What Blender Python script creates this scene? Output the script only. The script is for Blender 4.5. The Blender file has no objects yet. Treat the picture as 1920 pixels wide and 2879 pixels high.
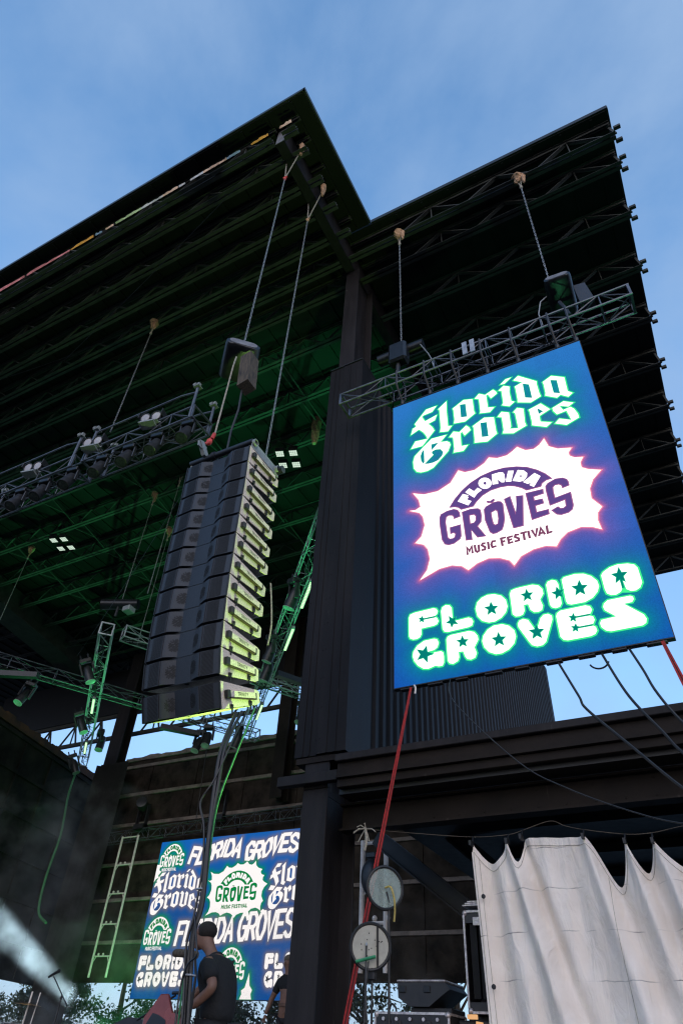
import bpy, math, random
import numpy as np
from mathutils import Vector, Matrix
from mathutils.geometry import tessellate_polygon

random.seed(7)
scene = bpy.context.scene
col = scene.collection
R = math.radians
PI = math.pi

# ---------------------------------------------------------------- camera
cam_d = bpy.data.cameras.new('camera')
cam = bpy.data.objects.new('camera', cam_d)
col.objects.link(cam)
scene.camera = cam
cam_d.sensor_fit = 'VERTICAL'
cam_d.sensor_height = 36.0
cam_d.lens = 23.11
cam_d.clip_end = 2000.0
cam_d.clip_start = 0.05
pitch, yaw, roll = R(40.785), R(-30.182), R(3.686)
fw = Vector((math.sin(yaw) * math.cos(pitch), math.cos(yaw) * math.cos(pitch), math.sin(pitch)))
rt = Vector((math.cos(yaw), -math.sin(yaw), 0))
up = rt.cross(fw)
rt2 = rt * math.cos(roll) + up * math.sin(roll)
up2 = up * math.cos(roll) - rt * math.sin(roll)
cam.matrix_world = Matrix(((rt2.x, up2.x, -fw.x, 0), (rt2.y, up2.y, -fw.y, 0), (rt2.z, up2.z, -fw.z, 1.6), (0, 0, 0, 1)))

# ---------------------------------------------------------------- world: a clear dusk sky with thin high cloud
SUN_EL, SUN_ROT = R(9), R(150)
world = bpy.data.worlds.new('World')
scene.world = world
world.use_nodes = True
nt = world.node_tree
nt.nodes.clear()
n_out = nt.nodes.new('ShaderNodeOutputWorld')
n_bg = nt.nodes.new('ShaderNodeBackground')
n_sky = nt.nodes.new('ShaderNodeTexSky')
n_sky.sky_type = 'NISHITA'
n_sky.sun_disc = False
n_sky.sun_elevation = SUN_EL
n_sky.sun_rotation = SUN_ROT
n_sky.ozone_density = 3.0
n_sky.dust_density = 0.3
n_sky.air_density = 1.0
n_tint = nt.nodes.new('ShaderNodeMixRGB')
n_tint.blend_type = 'MULTIPLY'
n_tint.inputs[0].default_value = 1.0
n_tint.inputs[2].default_value = (3.0, 3.45, 3.6, 1)
n_co = nt.nodes.new('ShaderNodeTexCoord')
n_map = nt.nodes.new('ShaderNodeMapping')
n_map.inputs['Scale'].default_value = (1.0, 1.25, 1.15)
n_map.inputs['Rotation'].default_value = (0.2, 0.5, 0.9)
n_noise = nt.nodes.new('ShaderNodeTexNoise')
n_noise.inputs['Scale'].default_value = 1.9
n_noise.inputs['Detail'].default_value = 7
n_noise.inputs['Roughness'].default_value = 0.55
n_noise.inputs['Distortion'].default_value = 0.25
n_ramp = nt.nodes.new('ShaderNodeValToRGB')
n_ramp.color_ramp.elements[0].position = 0.40
n_ramp.color_ramp.elements[0].color = (0, 0, 0, 1)
n_ramp.color_ramp.elements[1].position = 0.68
n_ramp.color_ramp.elements[1].color = (1, 1, 1, 1)
n_cloud = nt.nodes.new('ShaderNodeMixRGB')
n_cloud.inputs[2].default_value = (2.45, 3.55, 5.3, 1)
n_mul = nt.nodes.new('ShaderNodeMath')
n_mul.operation = 'MULTIPLY'
n_mul.inputs[1].default_value = 0.75
L = nt.links.new
L(n_co.outputs['Generated'], n_map.inputs['Vector'])
L(n_map.outputs[0], n_noise.inputs['Vector'])
L(n_noise.outputs[0], n_ramp.inputs[0])
L(n_ramp.outputs[0], n_mul.inputs[0])
L(n_sky.outputs[0], n_tint.inputs[1])
L(n_tint.outputs[0], n_cloud.inputs[1])
L(n_mul.outputs[0], n_cloud.inputs[0])
n_sep = nt.nodes.new('ShaderNodeSeparateXYZ')
n_hr = nt.nodes.new('ShaderNodeMapRange')
n_hr.inputs['From Min'].default_value = 0.0
n_hr.inputs['From Max'].default_value = 0.75
n_hr.inputs['To Min'].default_value = 0.92
n_hr.inputs['To Max'].default_value = 0.0
n_hz = nt.nodes.new('ShaderNodeMixRGB')
n_hz.inputs[2].default_value = (2.25, 2.8, 4.5, 1)
L(n_co.outputs['Generated'], n_sep.inputs[0])
L(n_sep.outputs[2], n_hr.inputs[0])
L(n_hr.outputs[0], n_hz.inputs[0])
L(n_cloud.outputs[0], n_hz.inputs[1])
L(n_hz.outputs[0], n_bg.inputs[0])
n_bg.inputs[1].default_value = 0.15
L(n_bg.outputs[0], n_out.inputs[0])

# ---------------------------------------------------------------- the last soft light of the sun, behind the camera
sun_d = bpy.data.lights.new('sun', 'SUN')
sun_d.energy = 1.8
sun_d.angle = R(80)
sun_d.color = (1.0, 0.76, 0.64)
sun = bpy.data.objects.new('sun', sun_d)
col.objects.link(sun)
sun.rotation_euler = (R(90) - SUN_EL, 0, PI - SUN_ROT)

scene.view_settings.view_transform = 'Standard'
scene.view_settings.look = 'None'
scene.view_settings.exposure = 0.0
scene.view_settings.gamma = 1.0
scene.cycles.use_denoising = True
scene.cycles.max_bounces = 6
scene.cycles.diffuse_bounces = 3
scene.cycles.glossy_bounces = 3
scene.cycles.transparent_max_bounces = 8
scene.cycles.volume_bounces = 0
scene.cycles.sample_clamp_indirect = 4.0
scene.cycles.filter_width = 1.25
scene.cycles.volume_step_rate = 2.0
scene.cycles.volume_max_steps = 128

# ---------------------------------------------------------------- helpers
OFF = {}


def tag(o, label, cat, group=None):
    o['label'] = label
    o['category'] = cat
    if group:
        o['group'] = group
    return o


def thing(name, label, cat, loc=(0, 0, 0), group=None):
    o = bpy.data.objects.new(name, None)
    o.empty_display_size = 0.1
    col.objects.link(o)
    o.location = loc
    OFF[o.name] = Vector(loc)
    return tag(o, label, cat, group)


class MB:
    def __init__(s):
        s.v = []
        s.f = []

    def add(s, vs, fs):
        n = len(s.v)
        s.v += [tuple(p) for p in vs]
        s.f += [tuple(i + n for i in f) for f in fs]
        return s

    def box(s, a, b):
        x0, y0, z0 = a
        x1, y1, z1 = b
        return s.add([(x0, y0, z0), (x1, y0, z0), (x1, y1, z0), (x0, y1, z0), (x0, y0, z1), (x1, y0, z1), (x1, y1, z1), (x0, y1, z1)],
                     [(0, 3, 2, 1), (4, 5, 6, 7), (0, 1, 5, 4), (1, 2, 6, 5), (2, 3, 7, 6), (3, 0, 4, 7)])

    def bbox(s, a, b, c=0.01):
        """box with chamfered vertical and horizontal edges"""
        x0, y0, z0 = a
        x1, y1, z1 = b
        ring = lambda k, z: [(x0 + k, y0, z), (x1 - k, y0, z), (x1, y0 + k, z), (x1, y1 - k, z), (x1 - k, y1, z), (x0 + k, y1, z), (x0, y1 - k, z), (x0, y0 + k, z)]
        r0 = [(min(max(p[0], x0 + c), x1 - c), min(max(p[1], y0 + c), y1 - c), z0) for p in ring(c, z0)]
        r1 = ring(c, z0 + c)
        r2 = ring(c, z1 - c)
        r3 = [(p[0], p[1], z1) for p in r0]
        s.loft([r0, r1, r2, r3], True)
        return s

    def loft(s, rings, caps=False):
        n = len(rings[0])
        vs = [p for r in rings for p in r]
        fs = []
        for k in range(len(rings) - 1):
            for i in range(n):
                j = (i + 1) % n
                fs.append((k * n + i, k * n + j, (k + 1) * n + j, (k + 1) * n + i))
        if caps:
            fs.append(tuple(range(n - 1, -1, -1)))
            fs.append(tuple((len(rings) - 1) * n + i for i in range(n)))
        return s.add(vs, fs)

    def beam(s, p, q, w, h, upv=(0, 0, 1)):
        """rectangular bar from p to q: w across, h along upv"""
        p, q, u = Vector(p), Vector(q), Vector(upv)
        d = (q - p).normalized()
        x = d.cross(u)
        if x.length < 1e-5:
            x = d.cross(Vector((0, 1, 0)))
        x.normalize()
        y = x.cross(d)
        o = [(-.5, -.5), (.5, -.5), (.5, .5), (-.5, .5)]
        return s.loft([[c + x * (a * w) + y * (b * h) for a, b in o] for c in (p, q)], True)

    def tube(s, pts, r, n=6, r1=None, closed=False):
        pts = [Vector(p) for p in pts]
        m = len(pts)
        rings = []
        prev = None
        for i, p in enumerate(pts):
            if closed:
                d = pts[(i + 1) % m] - pts[i - 1]
            else:
                d = pts[min(i + 1, m - 1)] - pts[max(i - 1, 0)]
            d.normalize()
            ref = prev if prev is not None else (Vector((0, 0, 1)) if abs(d.z) < .9 else Vector((1, 0, 0)))
            x = d.cross(ref)
            if x.length < 1e-6:
                x = d.cross(Vector((0.3, 1, 0.2)))
            x.normalize()
            y = x.cross(d).normalized()
            prev = y
            rr = r if r1 is None else r + (r1 - r) * i / (m - 1)
            rings.append([p + (x * math.cos(2 * PI * k / n) + y * math.sin(2 * PI * k / n)) * rr for k in range(n)])
        if closed:
            rings.append(rings[0])
        return s.loft(rings, not closed)

    def lathe(s, prof, n=16, M=None):
        """profile of (r, z) turned round z, then moved by M"""
        rings = []
        for r, z in prof:
            ring = [Vector((r * math.cos(2 * PI * k / n), r * math.sin(2 * PI * k / n), z)) for k in range(n)]
            rings.append([M @ p for p in ring] if M else ring)
        return s.loft(rings, True)

    def prism(s, poly, a, b, axes='xz'):
        """2D polygon pushed from a to b along the third axis (walls and caps, caps tessellated)"""
        def put(p, t):
            if axes == 'xz':
                return (p[0], t, p[1])
            if axes == 'yz':
                return (t, p[0], p[1])
            return (p[0], p[1], t)
        n = len(poly)
        tri = tessellate_polygon([[Vector((p[0], p[1], 0)) for p in poly]])
        vs = [put(p, a) for p in poly] + [put(p, b) for p in poly]
        fs = [tuple(t) for t in tri] + [tuple(i + n for i in t[::-1]) for t in tri]
        fs += [(i, (i + 1) % n, (i + 1) % n + n, i + n) for i in range(n)]
        return s.add(vs, fs)

    def ball(s, c, r, n=10, m=6):
        c = Vector(c)
        if not hasattr(r, '__len__'):
            r = (r, r, r)
        rings = []
        for k in range(m + 1):
            t = PI * (0.02 + 0.96 * k / m)
            rings.append([c + Vector((r[0] * math.sin(t) * math.cos(2 * PI * i / n), r[1] * math.sin(t) * math.sin(2 * PI * i / n), r[2] * math.cos(t))) for i in range(n)])
        return s.loft(rings, True)

    def build(s, name, m, parent=None, smooth=False, kind=None, local=False):
        me = bpy.data.meshes.new(name)
        off = Vector((0, 0, 0))
        if parent is not None and not local:
            off = OFF.get(parent.name, off)
        me.from_pydata([tuple(Vector(p) - off) for p in s.v], [], s.f)
        me.validate()
        o = bpy.data.objects.new(name, me)
        col.objects.link(o)
        if m:
            me.materials.append(m)
        if smooth:
            me.polygons.foreach_set('use_smooth', [True] * len(me.polygons))
            try:
                me.set_sharp_from_angle(angle=R(40))
            except Exception:
                pass
        if parent is not None:
            o.parent = parent
            OFF[o.name] = off
        if kind:
            o['kind'] = kind
        return o


def dup(root, loc, rot=(0, 0, 0), label=None, group=None):
    """a copy of a thing with copies of its parts and sub-parts"""
    r = root.copy()
    col.objects.link(r)
    r.location = loc
    r.rotation_euler = rot
    if label:
        r['label'] = label
    if group:
        r['group'] = group
    for ch in list(root.children):
        c = ch.copy()
        col.objects.link(c)
        c.parent = r
        for g in list(ch.children):
            d = g.copy()
            col.objects.link(d)
            d.parent = c
    return r


def mat(name, base, rough=0.6, metal=0.0, var=0.25, scale=6.0, bump=0.0, bscale=None, stretch=None, col2=None, spec=0.5, detail=6.0, scuff=None):
    """painted / bare surface: the base colour varied by two noises, roughness varied too"""
    m = bpy.data.materials.new(name)
    m.use_nodes = True
    t = m.node_tree
    b = t.nodes['Principled BSDF']
    b.inputs['Metallic'].default_value = metal
    try:
        b.inputs['Specular IOR Level'].default_value = spec
    except Exception:
        pass
    co = t.nodes.new('ShaderNodeTexCoord')
    mp = t.nodes.new('ShaderNodeMapping')
    if stretch:
        mp.inputs['Scale'].default_value = stretch
    no = t.nodes.new('ShaderNodeTexNoise')
    no.inputs['Scale'].default_value = scale
    no.inputs['Detail'].default_value = detail
    no.inputs['Roughness'].default_value = 0.65
    rp = t.nodes.new('ShaderNodeValToRGB')
    c2 = col2 or tuple(min(1, c * (1 + 2 * var)) for c in base)
    c1 = tuple(c * (1 - var) for c in base)
    rp.color_ramp.elements[0].position = 0.32
    rp.color_ramp.elements[1].position = 0.72
    rp.color_ramp.elements[0].color = (*c1, 1)
    rp.color_ramp.elements[1].color = (*c2, 1)
    t.links.new(co.outputs['Object'], mp.inputs[0])
    t.links.new(mp.outputs[0], no.inputs['Vector'])
    t.links.new(no.outputs[0], rp.inputs[0])
    if scuff:      # sparse scratches and bird-lime marks, drawn out downwards
        mp3 = t.nodes.new('ShaderNodeMapping')
        mp3.inputs['Scale'].default_value = (1, 1, .22)
        n3 = t.nodes.new('ShaderNodeTexNoise')
        n3.inputs['Scale'].default_value = 9.0
        n3.inputs['Detail'].default_value = 3
        r3 = t.nodes.new('ShaderNodeValToRGB')
        r3.color_ramp.elements[0].position = .70
        r3.color_ramp.elements[1].position = .76
        mx = t.nodes.new('ShaderNodeMixRGB')
        mx.inputs[2].default_value = (*scuff, 1)
        t.links.new(co.outputs['Object'], mp3.inputs[0])
        t.links.new(mp3.outputs[0], n3.inputs['Vector'])
        t.links.new(n3.outputs[0], r3.inputs[0])
        t.links.new(r3.outputs[0], mx.inputs[0])
        t.links.new(rp.outputs[0], mx.inputs[1])
        t.links.new(mx.outputs[0], b.inputs['Base Color'])
    else:
        t.links.new(rp.outputs[0], b.inputs['Base Color'])
    mr = t.nodes.new('ShaderNodeMapRange')
    mr.inputs['To Min'].default_value = max(0.05, rough - 0.15)
    mr.inputs['To Max'].default_value = min(1, rough + 0.15)
    t.links.new(no.outputs[0], mr.inputs[0])
    t.links.new(mr.outputs[0], b.inputs['Roughness'])
    if bump:
        n2 = t.nodes.new('ShaderNodeTexNoise')
        n2.inputs['Scale'].default_value = bscale or scale * 6
        n2.inputs['Detail'].default_value = 4
        t.links.new(mp.outputs[0], n2.inputs['Vector'])
        bp = t.nodes.new('ShaderNodeBump')
        bp.inputs['Strength'].default_value = bump
        bp.inputs['Distance'].default_value = 0.02
        t.links.new(n2.outputs[0], bp.inputs['Height'])
        t.links.new(bp.outputs[0], b.inputs['Normal'])
    return m


def emit(name, c, s):
    m = bpy.data.materials.new(name)
    m.use_nodes = True
    t = m.node_tree
    t.nodes.remove(t.nodes['Principled BSDF'])
    e = t.nodes.new('ShaderNodeEmission')
    e.inputs[0].default_value = (*c, 1)
    e.inputs[1].default_value = s
    t.links.new(e.outputs[0], t.nodes['Material Output'].inputs[0])
    return m


M = {}
M['steel'] = mat('dark_painted_steel', (0.019, 0.017, 0.0175), 0.55, 0.0, 0.3, 3.0, 0.12, 30, stretch=(1, 1, 0.15), spec=.15, scuff=(.07, .066, .06))
M['brownsteel'] = mat('brown_painted_steel', (0.016, 0.0125, 0.0105), 0.6, 0.0, 0.25, 2.0, 0.1, 30, spec=.12, scuff=(.05, .042, .036))
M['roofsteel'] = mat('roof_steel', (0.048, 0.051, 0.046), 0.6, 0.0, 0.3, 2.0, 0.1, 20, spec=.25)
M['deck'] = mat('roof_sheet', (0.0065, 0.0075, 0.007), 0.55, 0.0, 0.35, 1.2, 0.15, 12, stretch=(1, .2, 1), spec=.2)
M['clad'] = mat('dark_cladding_sheet', (0.013, 0.012, 0.0125), 0.55, 0.0, 0.35, 2.2, 0.08, 20, stretch=(1, 1, 0.12), spec=.12, scuff=(.06, .055, .05))
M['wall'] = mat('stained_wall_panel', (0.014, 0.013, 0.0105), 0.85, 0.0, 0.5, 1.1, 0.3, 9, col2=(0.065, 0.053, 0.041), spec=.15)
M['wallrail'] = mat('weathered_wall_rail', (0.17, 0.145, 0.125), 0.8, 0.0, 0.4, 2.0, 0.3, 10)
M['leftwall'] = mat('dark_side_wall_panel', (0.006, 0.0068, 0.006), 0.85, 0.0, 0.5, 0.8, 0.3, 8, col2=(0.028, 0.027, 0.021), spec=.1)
M['rust'] = mat('rusty_capping', (0.015, 0.011, 0.008), 0.9, 0, 0.5, 1.5, 0.3, 10, col2=(0.10, 0.04, 0.012))
M['black'] = mat('black_paint', (0.008, 0.008, 0.0085), 0.5, 0.0, 0.3, 8.0, 0.05)
M['speaker'] = mat('textured_black_cabinet', (0.008, 0.010, 0.015), 0.38, 0.0, 0.15, 40.0, 0.25, 220)
M['grille'] = mat('perforated_grille', (0.016, 0.018, 0.023), 0.36, 0.0, 0.15, 60.0, 0.3, 400)
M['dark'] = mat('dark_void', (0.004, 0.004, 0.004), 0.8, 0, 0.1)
M['sidecream'] = mat('speckled_cream_cabinet_side', (0.72, 0.58, 0.46), 0.7, 0, 0.22, 55.0, 0.2, 160, detail=3)
M['alu'] = mat('aluminium_tube', (0.34, 0.36, 0.38), 0.4, 0.35, 0.2, 5.0, 0.05)
M['alud'] = mat('black_coated_truss', (0.11, 0.12, 0.14), 0.38, 0.6, 0.3, 5.0, 0.05)
M['white'] = mat('white_painted_ladder', (0.72, 0.66, 0.6), 0.5, 0.0, 0.12, 5.0, 0.05)
M['chain'] = mat('galvanised_chain', (0.34, 0.34, 0.33), 0.45, 0.5, 0.2, 30.0)
M['burlap'] = mat('burlap_wrap', (0.42, 0.25, 0.14), 0.95, 0, 0.4, 12.0, 0.6, 50)
M['motor'] = mat('black_motor_casing', (0.014, 0.016, 0.019), 0.35, 0.3, 0.3, 9.0, 0.1, 40)
M['bagwood'] = mat('worn_canvas_chain_bag', (0.025, 0.021, 0.019), 0.9, 0, 0.4, 8.0, 0.4, 40, stretch=(4, 4, .6), col2=(0.15, 0.115, 0.075))
M['rubber'] = mat('black_cable', (0.012, 0.013, 0.014), 0.5, 0, 0.2, 20.0)
M['rope'] = mat('grey_rope', (0.33, 0.3, 0.24), 0.9, 0, 0.3, 30.0, 0.3, 80)
M['red'] = mat('red_webbing', (0.30, 0.012, 0.010), 0.7, 0, 0.25, 12.0, 0.3, 80)
M['redpaint'] = mat('red_shackle', (0.55, 0.05, 0.03), 0.4, 0.1, 0.2, 12.0)
M['greencable'] = mat('green_webbing', (0.05, 0.22, 0.08), 0.8, 0, 0.3, 12.0)
M['lens'] = mat('clear_lens', (0.03, 0.04, 0.035), 0.2, 0.0, 0.4, 18.0, 0.5, 40, spec=0.5)
M['lampwhite'] = mat('pale_reflector', (0.42, 0.41, 0.43), 0.25, 0.0, 0.1, 10.0)
M['fixture'] = mat('black_fixture', (0.022, 0.023, 0.026), 0.4, 0.0, 0.3, 12.0, 0.05)
M['grid'] = mat('grey_fixture_grid', (0.26, 0.28, 0.27), 0.5, 0.2, 0.2, 30.0)
M['case'] = mat('black_case_laminate', (0.018, 0.018, 0.02), 0.45, 0, 0.25, 9.0, 0.05)
M['casealu'] = mat('scuffed_case_edge', (0.5, 0.46, 0.45), 0.4, 0.5, 0.35, 14.0, 0.2, 40)
M['skin'] = mat('skin', (0.16, 0.08, 0.05), 0.55, 0, 0.15, 12.0, 0.08, 60)
M['tshirt'] = mat('black_tshirt', (0.006, 0.0065, 0.007), 0.9, 0, 0.3, 7.0, 0.5, 18)
M['trousers'] = mat('dark_trousers', (0.012, 0.013, 0.016), 0.9, 0, 0.3, 9.0, 0.4, 25)
M['belt'] = mat('brown_leather', (0.1, 0.045, 0.02), 0.5, 0, 0.3, 12.0)
M['guitar'] = mat('salmon_guitar_finish', (0.2, 0.045, 0.035), 0.25, 0, 0.15, 5.0)
M['brass'] = mat('brass_cymbal', (0.5, 0.3, 0.1), 0.3, 0.9, 0.3, 8.0)
M['ground'] = mat('dry_ground', (0.03, 0.028, 0.024), 0.95, 0, 0.4, 0.3, 0.4, 3)
M['stagefloor'] = mat('black_stage_floor', (0.03, 0.03, 0.032), 0.45, 0, 0.4, 1.2, 0.1, 12)
M['disc'] = mat('cream_disc', (0.38, 0.365, 0.3), 0.5, 0, 0.15, 5.0, 0.05, col2=(0.48, 0.46, 0.38))
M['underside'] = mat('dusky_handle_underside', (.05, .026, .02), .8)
M['endplate'] = mat('sky_lit_grey_plate', (0.16, 0.16, 0.17), 0.6, 0, 0.3, 4.0, 0.1)  # paler than the steel: sky light painted into outward plates
M['tan'] = mat('tan_board', (0.4, 0.25, 0.12), 0.8, 0, 0.3, 6.0, 0.2, stretch=(1, 1, 6))
M['bark'] = mat('tree_bark', (0.09, 0.07, 0.05), 0.9, 0, 0.4, 5.0, 0.6, 20, stretch=(1, 1, 0.3))

# ---------------------------------------------------------------- shapes of the pictures on the video screens
# shapes shown on the video screens: points in millimetres from the lower left corner of the tall screen; "|" starts a hole
BLACK = '''1077,6668 815,6662 531,6307 564,6202 480,6177 430,5986 628,6079 725,5941 783,5814 813,5694 530,5735 420,5541 690,5518 986,5879 944,6011 853,6162 1008,6204 1069,6362 780,6282 710,6464 752,6496 959,6514
1312,6705 1101,6531 1130,6482 1131,5902 1108,5770 1287,5710 1388,5842 1300,5874 1296,6388
1699,6543 1434,6382 1449,6331 1454,6015 1433,5890 1685,5835 1922,5985 1902,6063 1900,6469|1609,6425 1731,6390 1733,5973 1605,6012
2054,6569 1943,6456 2038,6390 2035,5996 2016,5933 2233,5864 2347,5976 2207,6028 2207,6427 2244,6437 2298,6282 2442,6372 2427,6450 2369,6544 2184,6459
1254,5621 907,5651 709,5477 504,5283 463,5129 474,4929 538,4798 630,4743 775,4726 908,4766 1254,5107 1319,5275 1302,5359 1246,5418 1108,5458|893,5477 1055,5464 899,5300|723,5406 717,5021 691,4979 648,5086 639,5233 670,5329|724,4961 932,5145 895,5212 910,5259 985,5280 1090,5243 1144,5138 1119,5042 1022,4944 915,4919 810,4929
1406,5648 1298,5518 1386,5472 1391,5118 1365,5014 1580,4972 1693,5107 1548,5136 1556,5513 1591,5552 1639,5410 1780,5518 1754,5619 1695,5702 1534,5570
2096,5756 1829,5615 1846,5560 1838,5200 1826,5103 2098,5020 2316,5161 2303,5235 2299,5669|2005,5632 2132,5595 2130,5164 1999,5206
2799,6730 2672,6735 2534,6618 2630,6599
2602,6546 2476,6447 2542,6398 2537,6012 2500,5949 2649,5840 2773,5928 2710,5980 2702,6276 2725,6452
2941,6703 2822,6607 2998,6449 2831,6394 2839,6301 2837,5971 2825,5876 3084,5738 3306,5823 3291,5922 3279,6218 3288,6322|3004,6399 3123,6304 3127,5866 2997,5945
3592,6335 3396,6232 3407,6167 3405,5880 3386,5795 3599,5618 3675,5670 3808,5539 3909,5610 3826,5710 3834,6153|3557,6211 3675,6139 3672,5724 3561,5800
2470,5758 2369,5644 2456,5585 2453,5203 2421,5111 2632,5016 2911,5116 2895,5221 2920,5627 2796,5718 2698,5628 2736,5581 2744,5117 2582,5180 2613,5233 2619,5658
3267,5616 3008,5545 3022,5484 3026,5176 3014,5072 3278,4897 3394,4982 3190,5099 3193,5263 3419,5359|3185,5507 3277,5364 3189,5331
3698,5460 3462,5370 3465,5278 3519,5148 3705,5166 3750,4874 3543,5016 3442,4921 3645,4781 3897,4874 3895,4992 3851,5154 3798,5238 3652,5220 3607,5364 3762,5261 3876,5327'''
BURST = '''3182,4607 3231,4368 3382,4235 3624,4154 3547,4056 3558,3969 3633,3889 3776,3845 3705,3730 3706,3604 3812,3513 4007,3415 3835,3253 3746,3068 3731,2842 3860,2607 3770,2507 3739,2346 3762,2146 3637,2237 3465,2302 3224,2261 3087,2153 3001,2029 2840,2096 2623,2089 2392,2009 2257,1855 2191,1980 2028,2084 1830,2136 1619,2091 1447,1994 1333,2115 1151,2185 907,2178 529,2035 674,2215 740,2453 707,2694 627,2828 461,2919 590,3039 667,3296 636,3523 566,3651 350,3781 478,3746 594,3797 561,3999 443,4218 672,4099 974,4072 1251,4195 1433,4467 1559,4364 1762,4339 1975,4446 2079,4561 2237,4473 2435,4466 2555,4532 2654,4607 2795,4453 2955,4414 3073,4479'''
ARCH = '''1195,3560 1316,3737 1468,3896 1646,4027 1877,4128 2115,4170 2345,4158 2578,4092 2763,4001 2936,3857 3066,3706 3163,3545 3066,3546 2978,3499 2946,3429 2688,3437 2609,3527 2491,3618 2368,3674 2213,3699 2025,3689 1857,3621 1725,3505 1660,3419 1422,3425 1369,3496 1302,3535'''
ARCHL = '''1481,3800 1593,3722 1549,3685 1593,3683 1555,3626 1637,3555 1566,3471 1366,3647
1621,3895 1708,3785 1785,3848 1863,3757 1770,3708 1697,3620 1532,3826
2065,3856 2052,3810 2026,3775 1989,3756 1947,3756 1903,3773 1863,3806 1832,3851 1813,3904 1810,3957 1822,4004 1849,4039 1886,4058 1930,4058 1974,4040 2014,4006 2045,3960 2062,3908|1967,3894 1956,3868 1934,3864 1915,3884 1909,3917 1921,3944 1942,3948 1962,3927
2092,4078 2228,4077 2306,4051 2335,3979 2326,3937 2333,3844 2302,3785 2251,3805 2193,3909 2190,3794 2078,3814
2412,4047 2517,4009 2436,3752 2333,3790
2592,3995 2702,3936 2754,3843 2737,3761 2668,3683 2591,3687 2461,3760|2647,3810 2639,3795 2624,3794 2611,3807 2608,3826 2616,3840 2631,3842 2644,3829
2883,3796 2979,3675 2825,3461 2753,3536 2789,3582 2724,3578 2649,3655'''
GROVES = '''1267,3483 1134,3483 1010,3444 980,3372 975,3225 1001,2825 1047,2704 1120,2660 1224,2661 1344,2726 1371,2788 1377,3059 1174,3057 1174,2907 1230,2917 1271,2877 1251,2799 1209,2778 1145,2789 1113,2830 1097,3051 1088,3215 1108,3342 1163,3367 1234,3345 1261,3302 1269,3248 1383,3262 1378,3358 1342,3438
1434,3352 1602,3366 1739,3331 1786,3277 1792,3129 1771,2992 1696,2911 1827,2637 1679,2658 1572,2868 1570,2639 1461,2660|1564,3224 1660,3217 1690,3165 1683,3066 1642,3015 1564,3014
2042,3368 1899,3317 1860,3265 1857,3005 1917,2703 1966,2646 2031,2640 2133,2679 2170,2756 2209,2910 2217,3266 2186,3337 2132,3364|1978,3142 2067,3178 2102,3141 2105,2961 2080,2842 2029,2825 1994,2865 1981,3004
1930,3454 1989,3417 2062,3457 2070,3417 2025,3377 1942,3405
2260,3375 2367,3402 2425,2932 2485,3364 2601,3335 2516,2644 2346,2648
2662,3369 2971,3351 2964,3248 2785,3238 2784,3144 2929,3128 2934,3024 2786,3017 2784,2861 2993,2855 2991,2750 2689,2723
3222,3508 3345,3484 3408,3427 3426,3364 3426,3272 3313,3254 3302,3323 3260,3364 3188,3368 3147,3328 3139,3219 3143,3069 3423,3105 3417,2801 3387,2717 3317,2670 3191,2663 3119,2699 3050,2813 3160,2855 3199,2802 3252,2793 3300,2823 3311,2974 3037,2935 3024,3320 3033,3406 3078,3457'''
MUSIC = '''1461,2334 1457,2490 1501,2391 1552,2491 1553,2339
1608,2490 1614,2366 1644,2330 1678,2346 1679,2474
1795,2479 1757,2489 1735,2455 1795,2389 1784,2340 1730,2346
1856,2484 1857,2336
1985,2469 1937,2478 1909,2420 1924,2348 1984,2353
2105,2330 2096,2493 2171,2489
2103,2413 2152,2415
2293,2476 2218,2474 2224,2345 2288,2348
2223,2408 2275,2415
2410,2477 2358,2488 2340,2447 2407,2389 2401,2347 2335,2349
2453,2491 2546,2490
2500,2485 2499,2334
2586,2494 2591,2345
2651,2493 2695,2343 2743,2500
2756,2341 2804,2493 2851,2345
2779,2379 2829,2382
2910,2502 2906,2346 2973,2354'''
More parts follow.
